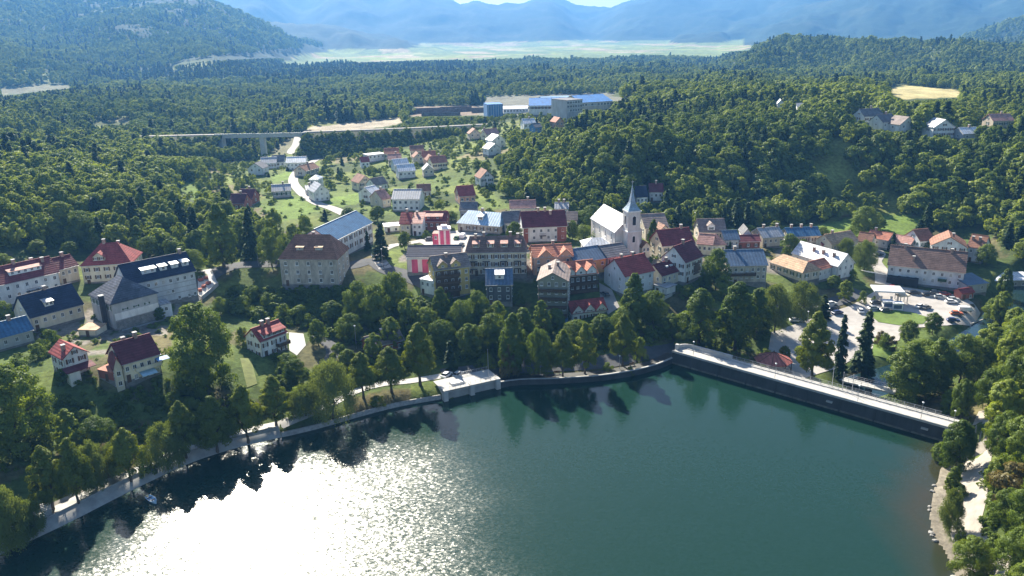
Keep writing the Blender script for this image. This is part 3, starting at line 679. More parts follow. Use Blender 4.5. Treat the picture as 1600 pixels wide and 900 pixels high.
# ------------------------------------------------------------------ weir and intake house at the lake edge
wa = at_z(696, 626, 0); wb = at_z(778, 607, 0)
wd = (wb - wa)[:2]; wL = float(np.linalg.norm(wd)); wroot = link('weir', None, loc=(wa[0], wa[1], 0)); wroot.rotation_euler = (0, 0, math.atan2(wd[1], wd[0]))
tag(wroot, 'pale concrete intake weir with two gate bays at the lake edge', 'weir')
MB().box(0, wL, 1.2, 7.5, -2, 2.9).build('gate_block', CONCP, wroot)
for x0 in (-0.6, wL * 0.46, wL - 0.7): MB().box(x0, x0 + 1.3, -0.7, 1.196, -2, 3.3).build('pier', CONCP, wroot)
for x0, x1 in ((0.75, wL * 0.46 - 0.05), (wL * 0.46 + 1.35, wL - 0.75)):
    g = MB().box(x0, x1, 0.6, 1.0, -1, 2.0).build('gate', CONC, wroot)
    MB().box(x0, x1, 0.3, 1.19, 2.1, 2.5).build('beam', CONCP, wroot)
MB().box(-0.6, wL + 0.6, -0.3, 7.6, 2.905, 3.1).build('deck', CONCP, wroot)
MB().box(wL * 0.18, wL * 0.4, 2.0, 4.2, 3.104, 3.7).build('hoist_box', STEEL, wroot)
wn2 = np.array([-wd[1], wd[0]]) / wL
pts = [wa[:2] + wd * t + wn2 * 0.1 for t in np.linspace(0.0, 1, 8)]
railing(pts, [3.1] * 8, 1.1, 'steel railing on the lake side of the weir', gap=1.6)
pts = [wa[:2] + wd * t + wn2 * 7.2 for t in np.linspace(0.4, 1, 6)]
railing(pts, [3.1] * 6, 1.1, 'steel railing on the road side of the weir', gap=1.6)
mp_ = wb[:2] - wd / wL * 2 + wn2 * 2
mast = MB().bar((0, 0, 0), (0, 0, 9), 0.09, r2=0.05).build('mast', STEEL, loc=(mp_[0], mp_[1], 3.1)); tag(mast, 'thin tall mast standing on the weir', 'mast')

# ------------------------------------------------------------------ rail viaduct and embankments far behind the village
def wall_pt(px, py, D):
    d = ray(px, py); t = D / d[1]; return np.array([d[0] * t, d[1] * t, CAMZ + d[2] * t])
pb = at(408, 248); VD = pb[1]
A_ = wall_pt(345, 211, VD + 6); B_ = wall_pt(478, 207, VD + 6)
zdeck = (A_[2] + B_[2]) / 2
via = link('viaduct', None, loc=(A_[0], A_[1], 0)); ang = math.atan2(B_[1] - A_[1], B_[0] - A_[0]); via.rotation_euler = (0, 0, ang); tag(via, 'slim concrete viaduct with one tall pier across the valley road', 'viaduct')
vL = float(np.hypot(B_[0] - A_[0], B_[1] - A_[1]))
MB().box(-4, vL + 4, -3.5, 3.5, zdeck - 2.4, zdeck).build('deck', CONCP, via)
MB().box(-4, vL + 4, -3.7, -3.504, zdeck - 0.4, zdeck + 0.9).build('parapet', STEEL, via)
fz = float(pb[2]) - 3
MB().box(vL * 0.455, vL * 0.515, -2, 2, fz, zdeck - 2.404).build('pier', CONCP, via)
for x0, x1, s in ((-9, 2, -1), (vL - 3, vL + 9, 1)):
    MB().hexa([(x0, -9 , fz), (x1, -9, fz), (x1, 5, fz), (x0, 5, fz)], [(x0, -3.4, zdeck - 2.41), (x1, -3.4, zdeck - 2.41), (x1, 3.4, zdeck - 2.41), (x0, 3.4, zdeck - 2.41)]).build('abutment', CONCP, via)
def embankment(pxs, label):
    P = [wall_pt(x, y, d) for x, y, d in pxs]
    V = []; Fq = []
    for p in P:
        g = fz - 6
        V += [(p[0], p[1] - 3.5 - (p[2] - g) * 1.5, g), (p[0], p[1] - 3.5, p[2]), (p[0], p[1] + 3.5, p[2]), (p[0], p[1] + 3.5 + (p[2] - g) * 1.5, g)]
    for i in range(len(P) - 1):
        for k in range(3): a = i * 4 + k; Fq.append((a, a + 4, a + 5, a + 1))
    o = link('embankment', mesh_np('embankment', V, Fq, mat('embankment_scrub', (0.055, 0.065, 0.035), 0.95, 0.5, 0.15, bump=0.8)))
    tag(o, label, kind='structure')
    top = [(p[0], p[1]) for p in P]; tz = [p[2] for p in P]
    rb = MB()
    for i in range(len(P) - 1):
        a, b = P[i], P[i + 1]
        rb.hexa([(a[0], a[1] - 3.2, a[2] + 0.004), (b[0], b[1] - 3.2, b[2] + 0.004), (b[0], b[1] + 3.0, b[2] + 0.004), (a[0], a[1] + 3.0, a[2] + 0.004)], [(a[0], a[1] - 2.6, a[2] + 0.7), (b[0], b[1] - 2.6, b[2] + 0.7), (b[0], b[1] + 2.6, b[2] + 0.7), (a[0], a[1] + 2.6, a[2] + 0.7)])
    tag(rb.build('track_bed', GRAVEL), 'pale ballast bed on top of the ' + label.split(' ', 1)[1], kind='structure')
    return top, tz
EMB1 = embankment([(-60,222,VD+8),(110,217,VD+7),(215,214,VD+6),(300,212,VD+6),(350,211,VD+6)], 'scrubby railway embankment left of the viaduct')
EMB2 = embankment([(474,207,VD+6),(560,204,VD+10),(640,201,VD+16),(720,197,VD+30),(800,193,VD+70)], 'long dark railway embankment right of the viaduct')

# ------------------------------------------------------------------ buildings
RC = dict(maroon=(0.20,0.045,0.05), darkred=(0.14,0.03,0.04), red=(0.30,0.06,0.055), terra=(0.42,0.16,0.10), brown=(0.26,0.125,0.08), mbrown=(0.20,0.125,0.10), navy=(0.026,0.034,0.07),
          blue=(0.045,0.135,0.26), millblue=(0.02,0.15,0.42), spire=(0.32,0.41,0.5), steel=(0.085,0.135,0.21), paleblue=(0.26,0.42,0.58), grey=(0.15,0.15,0.165), lgrey=(0.34,0.35,0.38), white=(0.62,0.64,0.68), tan=(0.48,0.31,0.19), pink=(0.45,0.24,0.2), greyb=(0.24,0.19,0.17), slate=(0.085,0.095,0.125))
METAL = {'blue', 'steel', 'paleblue', 'lgrey', 'white'}
def R_(n): return roof_mat('roof_' + n, RC[n], 0.5 if n in METAL else 0.75, n in METAL, 0.3 if n in METAL else 0.4, patch=0.28 if n == 'slate' else 0.0, spec=0.45 if n in METAL else 0.25)
WC = dict(white=(0.78,0.77,0.74), cream=(0.70,0.63,0.48), old=(0.50,0.45,0.38), grey=(0.45,0.45,0.45), pale=(0.62,0.64,0.66), yellow=(0.55,0.42,0.16), wood=(0.09,0.055,0.035), pink=(0.62,0.10,0.2), pinkw=(0.8,0.66,0.66), brick=(0.32,0.11,0.08), beige=(0.6,0.52,0.42), tower=(0.70,0.66,0.60), green=(0.27,0.27,0.21), dark=(0.11,0.11,0.115), bluew=(0.10,0.22,0.42), salmon=(0.62,0.36,0.25))
def W_m(n): return mat('wall_' + n, WC[n], 0.9, 0.42 if n == 'old' else 0.22, 0.8 if n == 'old' else 0.5, bump=0.15, streak=0.35)
def unit_window():
    f = MB()
    f.box(-0.5, -0.4, -0.09, 0.03, 0, 1); f.box(0.4, 0.5, -0.09, 0.03, 0, 1); f.box(-0.4, 0.4, -0.09, 0.03, 0.92, 1); f.box(-0.4, 0.4, -0.09, 0.03, 0, 0.08)
    f.box(-0.035, 0.035, -0.07, 0.02, 0.08, 0.92); f.box(-0.58, 0.58, -0.2, 0.03, -0.07, 0.0)
    p = MB().add([(-0.4, -0.015, 0.08), (0.4, -0.015, 0.08), (0.4, -0.015, 0.92), (-0.4, -0.015, 0.92)], [(0, 1, 2, 3)])
    sh_ = MB(); sh_.v = list(f.v); sh_.f = [list(q) for q in f.f]; sh_.m = [0] * len(f.f)
    sh_.box(-1.02, -0.54, -0.12, 0.0, 0, 1, 1); sh_.box(0.54, 1.02, -0.12, 0.0, 0, 1, 1)
    CUR = mat('curtained_glass', (0.42, 0.42, 0.4), 0.25, 0.3, 2.0); BLI = mat('half_dark_glass', (0.10, 0.11, 0.12), 0.15, 0.2, 2.0)
    SHM = [mat('shutter_brown', (0.13, 0.07, 0.04), 0.8, 0.2, 2.0), mat('shutter_green', (0.06, 0.11, 0.07), 0.8, 0.2, 2.0)]
    return [f.mesh('window', WHITEP)] + [sh_.mesh('window', [WHITEP, m_]) for m_ in SHM], [p.mesh('pane', GLASS), p.mesh('pane', BLI), p.mesh('pane', CUR)]
WINS, PANES = unit_window(); WSTYLE = [0]
DOORM = MB().box(-0.5, 0.5, -0.06, 0.03, 0, 1).mesh('door', mat('door_wood', (0.11, 0.06, 0.035), 0.6, 0.2, 1.5))
def window(parent, x, y, z, w_=1.0, h_=1.3, rz=0.0, pane=True):
    o = link('window', WINS[WSTYLE[0]], parent, (x, y, z), rz, (w_, 1, h_))
    if pane or True: link('pane', PANES[random.choice((0, 0, 0, 1, 1, 2))], o)
    return o
class B: pass
HB = []   # how each building sits in the photograph: left, right, roof top, foot, distance, centre
def prism(mb, prof, a0, a1, axis, mi=0):
    """extrude a profile polygon given as convex pieces; axis 'x': profile in (y,z), axis 'y': profile in (x,z)"""
    for pc in prof:
        n = len(pc)
        if axis == 'x': vs_ = [(a0, p[0], p[1]) for p in pc] + [(a1, p[0], p[1]) for p in pc]
        else: vs_ = [(p[0], a0, p[1]) for p in pc] + [(p[0], a1, p[1]) for p in pc]
        mb.add(vs_, [tuple(range(n))[::-1], tuple(range(n, 2 * n))] + [(k, (k + 1) % n, n + (k + 1) % n, n + k) for k in range(n)], mi)
def house(label, A, Bp, he, D, roof='gx', rh=3.5, wall='white', rf='red', fw=(3, 2), sw_=(2, 2), ov=0.45, chim=(), inset=None, floor=2.8, win=(1.0, 1.35), door=0.15, name='house', cat='house', z0=None, group=None, pane=True, dz=0.0):
    A = np.array(A, float); Bp = np.array(Bp, float)
    zb = 12.0 if z0 is None else z0
    for _ in range(8):
        a = at_z(A[0], A[1], zb + he); b = at_z(Bp[0], Bp[1], zb + he)
        if z0 is not None: break
        mid = (a + b) / 2; nrm = np.array([-(b - a)[1], (b - a)[0]]); nrm /= np.linalg.norm(nrm) + 1e-9
        if nrm[1] < 0: nrm = -nrm
        q = mid[:2] + nrm * D * 0.25
        zb = zb * 0.4 + (float(hgt(q[0], q[1])) + dz) * 0.6
    h = B(); h.he, h.D, h.rh, h.roof, h.ov = he, D, rh, roof, ov
    d = (b - a)[:2]; W = float(np.linalg.norm(d)); h.W = W
    ang = math.atan2(d[1], d[0])
    root = link(name, None, loc=(a[0], a[1], zb)); root.rotation_euler = (0, 0, ang); h.root = root; h.z0 = zb; h.ang = ang
    tag(root, label, cat, group)
    t = 0.24; WSTYLE[0] = (0, 0, 1, 0, 2, 0, 1)[len(HB) % 7] if (W > 7 and he < 9) else 0
    wmb = MB(); x0, x1, y0, y1 = ov, W - ov, ov, D - ov
    rmb = MB(); h.t = t
    if roof == 'gx':
        s = rh / (D / 2); ze = he + s * ov
        h.zr = lambda x, y: he + s * (y if y < D / 2 else D - y) + t
        wmb.box(x0, x1, y0, y1, -3.5, ze)
        prism(wmb, [[(y0, ze + 0.002), (y1, ze + 0.002), (D / 2, he + rh - 0.02)]], x0, x1, 'x')
        prism(rmb, [[(0, he), (D / 2, he + rh), (D / 2, he + rh + t), (0, he + t)], [(D / 2, he + rh), (D, he), (D, he + t), (D / 2, he + rh + t)]], 0, W, 'x')
    elif roof == 'gy':
        s = rh / (W / 2); ze = he + s * ov
        h.zr = lambda x, y: he + s * (x if x < W / 2 else W - x) + t
        wmb.box(x0, x1, y0, y1, -3.5, ze)
        prism(wmb, [[(x0, ze + 0.002), (x1, ze + 0.002), (W / 2, he + rh - 0.02)]], y0, y1, 'y')
        prism(rmb, [[(0, he), (W / 2, he + rh), (W / 2, he + rh + t), (0, he + t)], [(W / 2, he + rh), (W, he), (W, he + t), (W / 2, he + rh + t)]], 0, D, 'y')
    elif roof in ('hip', 'hipy'):
        i = inset if inset is not None else min(W, D) / 2
        wmb.box(x0, x1, y0, y1, -3.5, he)
        if roof == 'hip': R0, R1 = (i, D / 2), (W - i, D / 2)
        else: R0, R1 = (W / 2, i), (W / 2, D - i)
        b4 = [(0, 0), (W, 0), (W, D), (0, D)]
        V = [(*p, he) for p in b4] + [(*p, he + t) for p in b4] + [(*R0, he + rh + t), (*R1, he + rh + t)]
        rmb.add(V, [(0, 3, 2, 1), (0, 1, 5, 4), (1, 2, 6, 5), (2, 3, 7, 6), (3, 0, 4, 7)] + ([(4, 5, 9, 8), (6, 7, 8, 9), (5, 6, 9), (7, 4, 8)] if roof == 'hip' else [(5, 6, 9, 8), (7, 4, 8, 9), (4, 5, 8), (6, 7, 9)]))
        s = rh / (D / 2)
        h.zr = lambda x, y: he + s * (y if y < D / 2 else D - y) + t
    elif roof == 'shed':
        s = rh / D; wmb.hexa([(x0, y0, -3.5), (x1, y0, -3.5), (x1, y1, -3.5), (x0, y1, -3.5)], [(x0, y0, he + s * y0), (x1, y0, he + s * y0), (x1, y1, he + s * y1), (x0, y1, he + s * y1)])
        rmb.hexa([(0, 0, he), (W, 0, he), (W, D, he + rh), (0, D, he + rh)], [(0, 0, he + t), (W, 0, he + t), (W, D, he + rh + t), (0, D, he + rh + t)])
        h.zr = lambda x, y: he + s * y + t
    else:
        wmb.box(x0, x1, y0, y1, -3.5, he); rmb.box(0, W, 0, D, he + 0.002, he + t)
        h.zr = lambda x, y: he + t
    h.wall = wmb.build('wall', W_m(wall), root); h.rf = rmb.build('roof', R_(rf), root)
    if roof == 'gx' and W > 6:
        MB().box(-0.02, W + 0.02, D / 2 - 0.16, D / 2 + 0.16, he + rh + t - 0.05, he + rh + t + 0.09).build('ridge_cap', R_(rf), h.rf)
    if roof in ('gx', 'hip', 'shed') and W > 7: MB().box(0.05, W - 0.05, -0.14, -0.003, he + 0.03, he + 0.18).build('gutter', STEEL, h.rf)
    if W > 6:
        wmb2 = MB().box(x0 - 0.05, x1 + 0.05, y0 - 0.05, y1 + 0.05, -3.4, 0.55); wmb2.build('plinth', mat('plinth_render', (0.22, 0.21, 0.2), 0.9, 0.3, 0.8), h.wall)
        for xx in (x0 + 0.12, x1 - 0.12): MB().box(xx - 0.06, xx + 0.06, y0 - 0.14, y0 - 0.02, 0.3, he).build('downpipe', STEEL, h.wall)
    # windows and door
    cols, rows = fw; zt = he
    for r in range(rows):
        z = he - 0.75 - win[1] - floor * (rows - 1 - r) if roof not in ('gy',) else he - 0.2 - win[1] - floor * (rows - 1 - r)
        if z < -0.5: continue
        for c in range(cols):
            x = x0 + (x1 - x0) * (c + 0.5) / cols
            if door and r == 0 and c == int(door * cols) and z < 1.6: continue
            window(root, x, y0, z, win[0], win[1], pane=pane)
    if roof == 'gy' and rh > 2.4 and W > 6: window(root, W / 2, y0, he + rh * 0.25, win[0] * 0.8, win[1] * 0.8, pane=pane)
    if door:
        x = x0 + (x1 - x0) * (int(door * max(cols, 1)) + 0.5) / max(cols, 1); link('door', DOORM, root, (x, y0, -0.1), 0, (1.1, 1, 2.2))
    cols, rows = sw_
    for r in range(rows):
        z = he - 0.75 - win[1] - floor * (rows - 1 - r)
        if z < -0.5: continue
        for c in range(cols):
            y = y0 + (y1 - y0) * (c + 0.5) / cols
            window(root, x0, y, z, win[0], win[1], -math.pi / 2, pane=pane); window(root, x1, y, z, win[0], win[1], math.pi / 2, pane=pane)
    if roof == 'gx' and rh > 2.6 and cols:
        window(root, x0, D / 2, he + rh * 0.25, 0.8, 1.0, -math.pi / 2, pane=pane); window(root, x1, D / 2, he + rh * 0.25, 0.8, 1.0, math.pi / 2, pane=pane)
    for cx, cy in chim: chimney(h, cx * W, cy * D)
    ca_, sa_ = math.cos(ang), math.sin(ang)
    cs = [(a[0] + ca_ * x - sa_ * y, a[1] + sa_ * x + ca_ * y, z) for x in (0, W) for y in (0, D) for z in (zb, zb + he + rh * 0.8)]
    qx, qy = proj([c[0] for c in cs], [c[1] for c in cs], [c[2] for c in cs])
    HB.append((min(qx), max(qx), min(qy), max(qy), math.hypot(a[0], a[1]), a[0] + ca_ * W / 2 - sa_ * D / 2, a[1] + sa_ * W / 2 + ca_ * D / 2, max(W, D) / 2))
    return h
def chimney(h, x, y, s=0.45, top=1.3, m=None):
    z = h.zr(x, y)
    c = MB().box(x - s, x + s, y - s, y + s, z - 1.2, z + top).build('chimney', m or mat('chimney_brick', (0.36, 0.25, 0.2), 0.9, 0.3, 2.0), h.rf)
    MB().box(x - s - 0.12, x + s + 0.12, y - s - 0.12, y + s + 0.12, z + top + 0.002, z + top + 0.16).build('cap', CONCP, c)
    return c
def dormer(h, fx, wd, f0=0.25, hd=1.4, kind='shed', slope=0.08, gh=1.0, wall=None, rf=None, nwin=1, win=(0.9, 1.0)):
    s = h.rh / (h.D / 2); yf = f0 * h.D / 2; xc = fx * h.W; zt = h.he + s * yf + h.t; top = zt + hd
    wm_ = wall or h.wall.data.materials[0]; rm = rf or h.rf.data.materials[0]
    x0, x1 = xc - wd / 2, xc + wd / 2
    if kind == 'shed':
        yb = yf + hd / max(s - slope, 0.15) + 0.3; zb = top + slope * (yb - yf)
        d = MB().hexa([(x0, yf, zt - 0.5), (x1, yf, zt - 0.5), (x1, yb, zt - 0.5), (x0, yb, zt - 0.5)], [(x0, yf, top), (x1, yf, top), (x1, yb, zb), (x0, yb, zb)]).build('dormer', wm_, h.root)
        MB().hexa([(x0 - 0.25, yf - 0.5, top - slope * 0.5 + 0.003), (x1 + 0.25, yf - 0.5, top - slope * 0.5 + 0.003), (x1 + 0.25, yb, zb + 0.003), (x0 - 0.25, yb, zb + 0.003)],
                  [(x0 - 0.25, yf - 0.5, top - slope * 0.5 + 0.15), (x1 + 0.25, yf - 0.5, top - slope * 0.5 + 0.15), (x1 + 0.25, yb, zb + 0.15), (x0 - 0.25, yb, zb + 0.15)]).build('dormer_roof', rm, d)
    else:
        yb = yf + (hd + gh) / s + 0.3
        mb = MB().box(x0, x1, yf, yb, zt - 0.5, top); prism(mb, [[(x0, top + 0.002), (x1, top + 0.002), (xc, top + gh)]], yf, yb, 'y')
        d = mb.build('dormer', wm_, h.root)
        r = MB(); o = 0.35; k = gh / (wd / 2)
        prism(r, [[(x0 - o, top - o * k + 0.01), (xc, top + gh + 0.01), (xc, top + gh + 0.18), (x0 - o, top - o * k + 0.18)], [(xc, top + gh + 0.01), (x1 + o, top - o * k + 0.01), (x1 + o, top - o * k + 0.18), (xc, top + gh + 0.18)]], yf - 0.45, yb, 'y')
        r.build('dormer_roof', rm, d)
    for i in range(nwin):
        window(d, x0 + wd * (i + 0.5) / nwin, yf, zt + 0.25, min(win[0], wd / nwin * 0.8), min(win[1], hd * 0.75))
    return d
BALM = None
def balcony(h, x0, x1, z, depth=1.2, m=TIMBER, y=None, solid=True, roof=False):
    y = h.ov if y is None else y
    b = MB().box(x0, x1, y - depth, y + 0.05, z - 0.15, z).build('balcony', m, h.root)
    r = MB()
    if solid:
        r.box(x0, x1, y - depth, y - depth + 0.06, z + 0.05, z + 1.0); r.box(x0, x0 + 0.06, y - depth + 0.062, y, z + 0.05, z + 1.0); r.box(x1 - 0.06, x1, y - depth + 0.062, y, z + 0.05, z + 1.0)
    else:
        r.box(x0, x1, y - depth, y - depth + 0.05, z + 0.95, z + 1.02)
        n = max(2, int((x1 - x0) / 0.35))
        for k in range(n + 1): r.box(x0 + (x1 - x0 - 0.03) * k / n, x0 + (x1 - x0 - 0.03) * k / n + 0.03, y - depth + 0.01, y - depth + 0.04, z, z + 0.95)
    r.build('balustrade', m, b)
    return b
LITP = R_('white')  # white roof sheet; on the four navy-roof dormers it stands for sunlight

# --- left cluster
h = house('long white house with maroon roof and pale shed dormer, cut by left edge', (-62,461), (94,426), 7.5, 13, 'gx', 4.6, 'white', 'maroon', (10, 2), (2, 2), chim=[(0.62, 0.5), (0.82, 0.62), (0.9, 0.4)])
dormer(h, 0.68, 10, 0.38, 1.3, slope=0.12, rf=R_('pink'), nwin=5)  # pink dormer roof: sunlight put into the colour
balcony(h, h.W * 0.62, h.W * 0.82, 3.6, solid=False, m=DARKM)
house('low maroon-roofed link house between the long white house and the red hipped house', (92,423), (124,415), 5.5, 10, 'gx', 3.4, 'beige', 'darkred', (3, 1), (1, 1), chim=[(0.6, 0.5)])
h = house('red hipped-roof house behind the dark-roofed buildings', (124,417), (206,412), 6.5, 15, 'hip', 6.2, 'cream', 'red', (5, 2), (3, 2), chim=[(0.4, 0.5), (0.65, 0.6)], inset=6)
dormer(h, 0.36, 4.0, 0.2, 1.3, 'gable', gh=1.6, nwin=2)
h = house('cream house with plain navy roof and one pale dormer beside the old theatre', (47,499), (132,476), 4.6, 13, 'gx', 6.0, 'cream', 'navy', (6, 1), (3, 1), chim=[(0.5, 0.52)])
dormer(h, 0.42, 2.6, 0.3, 1.5, slope=0.2, rf=R_('lgrey'), nwin=2)
# theatre with hipped slate roof
h = house('old theatre hall with patterned slate hip roof and tall chimney', (172,477.5), (248,458), 8.6, 16.5, 'hipy', 6.0, 'grey', 'slate', (0, 0), (6, 1), inset=6.5, door=0, name='theatre', cat='theatre')
MB().box(1.0, h.W - 0.6, 0.28, 0.42, 3.2, 5.4).build('plaster_band', W_m('white'), h.root)
r = MB()
for k in range(26):
    for j in range(6):
        r.box(1.0 + k * 0.56, 1.5 + k * 0.56, 0.3 - 0.06 * ((k * 7 + j * 3) % 4), 0.44, 0.0 + j * 0.5, 0.45 + j * 0.5)
tag(r.build('rubble_stones', STONE, h.root), 'rough rubble stone lower wall', kind='stuff')
MB().box(0.4, h.W + 1, -0.8, 0.25, -2.6, -0.2).build('plinth', CONC, h.root)
c = MB().box(-1.4, -0.1, 3.2, 4.6, -2, 11.2).build('chimney', mat('soot_brick', (0.045, 0.04, 0.045), 0.9, 0.3, 1.0), h.root); MB().box(-1.5, 0.0, 3.1, 4.7, 11.203, 11.4).build('cap', CONCP, c)
for fx in (0.25, 0.5, 0.75): window(h.root, 1 + h.W * fx * 0.9, 0.44, 5.9, 0.9, 0.6)
# annexe blocks in front of the theatre
house('small shed with cream flat roof below the theatre', (121,516), (150,517), 2.2, 5.5, 'shed', 0.3, 'cream', 'tan', (1, 1), (0, 0), ov=0.15, name='shed', cat='shed')
house('stepped white annexe with terrace roof right of the theatre', (250,478), (268,474), 4.0, 6, 'flat', 0, 'pale', 'lgrey', (1, 1), (0, 0), ov=0.1, door=0, name='annexe', cat='annexe')
h = house('long white building with navy roof and four bright dormers', (200,447), (307,424), 8.8, 14, 'gx', 5.6, 'pale', 'navy', (9, 1), (3, 2), chim=[(0.9, 0.5)])
dormer(h, 0.35, 4.6, 0.34, 1.5, slope=0.14, rf=LITP, nwin=2); [dormer(h, f, 2.3, 0.34, 1.5, slope=0.14, rf=LITP, nwin=1) for f in (0.56, 0.73, 0.89)]
for z in (6.0, 4.3, 2.6): MB().box(0.5, h.W - 0.5, h.ov - 0.06, h.ov - 0.004, z, z + 0.14).build('string_course', mat('grey_band', (0.3, 0.3, 0.31), 0.8), h.root)
for fx, z in ((0.55, 3.0), (0.62, 3.0), (0.7, 0.3), (0.85, 0.3), (0.94, 0.4)): window(h.root, h.W * fx, h.ov, z, 0.9, 1.2)
house('low house with plain blue roof cut by the left edge', (-40,541), (54,516), 3.8, 9, 'gx', 3.6, 'grey', 'blue', (5, 1), (2, 1), chim=[(0.7, 0.5)])
h = house('small white gabled house with red roof and porch above the dark meadow', (97,564), (140,551), 5.6, 9, 'gy', 2.8, 'white', 'red', (2, 2), (2, 2), chim=[(0.28, 0.35)])
MB().hexa([(-0.4, -2.6, 2.5), (h.W + 0.2, -2.6, 2.5), (h.W + 0.2, 0.4, 3.2), (-0.4, 0.4, 3.2)], [(-0.4, -2.6, 2.65), (h.W + 0.2, -2.6, 2.65), (h.W + 0.2, 0.4, 3.35), (-0.4, 0.4, 3.35)]).build('porch_roof', R_('darkred'), h.root)
MB().box(0.3, 3.0, -2.3, 0.3, -3, 2.4).build('porch', W_m('white'), h.root)
h = house('broad two-storey house with large dark red roof and balconies', (190,572), (252,554), 5.2, 11.5, 'gx', 4.6, 'cream', 'darkred', (5, 2), (2, 2), chim=[(0.62, 0.5), (0.35, 0.6)])
balcony(h, h.W * 0.3, h.W * 0.95, 2.7, 1.4, W_m('cream'))
MB().hexa([(4.0, -2.6, 1.5), (8.0, -2.6, 1.5), (8.0, 0.4, 2.2), (4.0, 0.4, 2.2)], [(4.0, -2.6, 1.62), (8.0, -2.6, 1.62), (8.0, 0.4, 2.32), (4.0, 0.4, 2.32)]).build('awning', mat('pale_blue_awning', (0.4, 0.6, 0.75), 0.6), h.root)
MB().hexa([(8.8, -1.6, 4.1), (12.0, -1.6, 4.1), (12.0, 0.3, 4.5), (8.8, 0.3, 4.5)], [(8.8, -1.6, 4.2), (12.0, -1.6, 4.2), (12.0, 0.3, 4.6), (8.8, 0.3, 4.6)]).build('awning', mat('blue_awning', (0.12, 0.3, 0.62), 0.6), h.root)
h2 = house('narrow gabled wing with steep gable left of the dark red house', (176,582), (194,578), 5.0, 9, 'gy', 3.6, 'cream', 'darkred', (1, 2), (2, 2), door=0)
house('terracotta flat-roofed garage between the two red-roofed houses', (151,578), (178,584), 2.8, 6, 'shed', 0.3, 'brick', 'terra', (1, 1), (0, 0), ov=0.2, name='garage', cat='garage')
h = house('white two-storey house with pinkish red roof and long shed dormer', (406.5,536), (450,520), 5.4, 8.2, 'gx', 3.4, 'white', 'red', (3, 2), (2, 2), chim=[(0.4, 0.5), (0.62, 0.5)], dz=-0.3)
dormer(h, 0.55, h.W * 0.78, 0.12, 1.3, slope=0.32, nwin=4)
balcony(h, h.W * 0.55, h.W * 0.98, 2.4, 1.6, TIMBER)
h = house('low brick cottage with brown roof behind the lakeside lindens', (577,545), (633,532), 2.6, 8, 'gx', 2.4, 'brick', 'greyb', (4, 1), (1, 1), chim=[(0.5, 0.5)])

# --- centre
h = house('old weathered stone house with big brown hipped roof and two pale dormers', (434,406), (527,406.5), 9.8, 16, 'hip', 7.2, 'old', 'brown', (5, 3), (3, 3), inset=4.5, floor=3.1, win=(1.1, 1.5), chim=[(0.5, 0.55)], name='old_stone_house')
dormer(h, 0.34, 2.6, 0.36, 1.1, slope=0.1, rf=R_('tan'), nwin=1); dormer(h, 0.66, 2.6, 0.36, 1.1, slope=0.1, rf=R_('tan'), nwin=1)  # tan dormer roofs carry their sunlit tone as colour
h = house('long white school-like building with bright blue metal roof', (520,379), (583,348), 8.4, 15, 'gx', 4.6, 'white', 'blue', (8, 2), (3, 2), floor=3.4, win=(1.1, 1.8))
house('blue-roofed end wing left of the long blue-roofed building', (496,363), (522,372), 5.0, 9, 'hip', 3.4, 'white', 'blue', (3, 1), (1, 1), inset=3.5)
# pink and white hall with tower
h = house('hall with pink and white striped walls and navy roof', (634,403), (720,402), 6.0, 12, 'gx', 2.9, 'pinkw', 'navy', (0, 0), (0, 0), door=0, ov=0.25, name='striped_hall', cat='hall')
for k in range(5): MB().box(h.W * (0.1 + 0.19 * k), h.W * (0.1 + 0.19 * k + 0.11), h.ov - 0.06, h.ov - 0.004, 0.2, 5.4).build('pink_panel', W_m('pink'), h.root)
MB().box(0.2, h.W - 0.2, h.ov - 0.4, h.ov - 0.01, 5.42, 5.8).build('cornice', WHITEP, h.root)
h = house('square pink and white tower with flat roof rising behind the striped hall', (685,360), (704,359), 9.5, 5.2, 'flat', 0, 'pinkw', 'pink', (0, 0), (0, 0), door=0, ov=0.12, name='pink_tower', cat='tower', dz=0)
for k in (0.12, 0.6): MB().box(h.W * k, h.W * (k + 0.3), h.ov - 0.08, h.ov - 0.004, 0.2, 9.2).build('pink_panel', W_m('pink'), h.root)
MB().box(-0.2, h.W + 0.2, -0.2, 5.4, 9.75, 9.95).build('cornice', WHITEP, h.root); MB().box(1.2, h.W - 1.2, 1.2, 4.0, 9.952, 10.9).build('roof_hatch', W_m('pinkw'), h.root)
house('pink low wing left of the pink tower', (675,366), (686,366), 6.0, 5, 'flat', 0, 'pink', 'pink', (1, 1), (0, 0), door=0, ov=0.1, name='tower_wing', cat='building')
# wooden guest house
h = house('tall guest house of dark wood and yellow plaster with two gabled dormers', (678,424), (736,417), 10.2, 10, 'gx', 3.8, 'yellow', 'greyb', (5, 3), (2, 3), chim=[(0.42, 0.42)], name='guest_house')
dormer(h, 0.25, 3.4, 0.1, 1.0, 'gable', gh=1.5, rf=R_('greyb')); dormer(h, 0.6, 3.4, 0.1, 1.0, 'gable', gh=1.5, rf=R_('greyb'))
for z in (2.4, 5.2, 7.8): balcony(h, 0.5, h.W * 0.68, z, 1.5, TIMBER)
MB().box(0.45, h.W * 0.68, h.ov - 0.07, h.ov - 0.004, 0, 9.8).build('timber_cladding', TIMBER, h.root)
house('white flat-roofed annexe left of the dark wood guest house', (655,436), (680,441), 5.5, 8, 'flat', 0, 'white', 'white', (3, 1), (0, 0), ov=0.2, name='annexe', cat='annexe')
h = house('long cream apartment house with brown roof and four pale dormers', (726,396), (824,394.5), 8.6, 12, 'hip', 4.6, 'cream', 'mbrown', (9, 3), (3, 3), inset=1.6, chim=[(0.17, 0.45), (0.3, 0.5), (0.73, 0.5), (0.85, 0.45)], win=(1.0, 1.4), name='apartment_house')
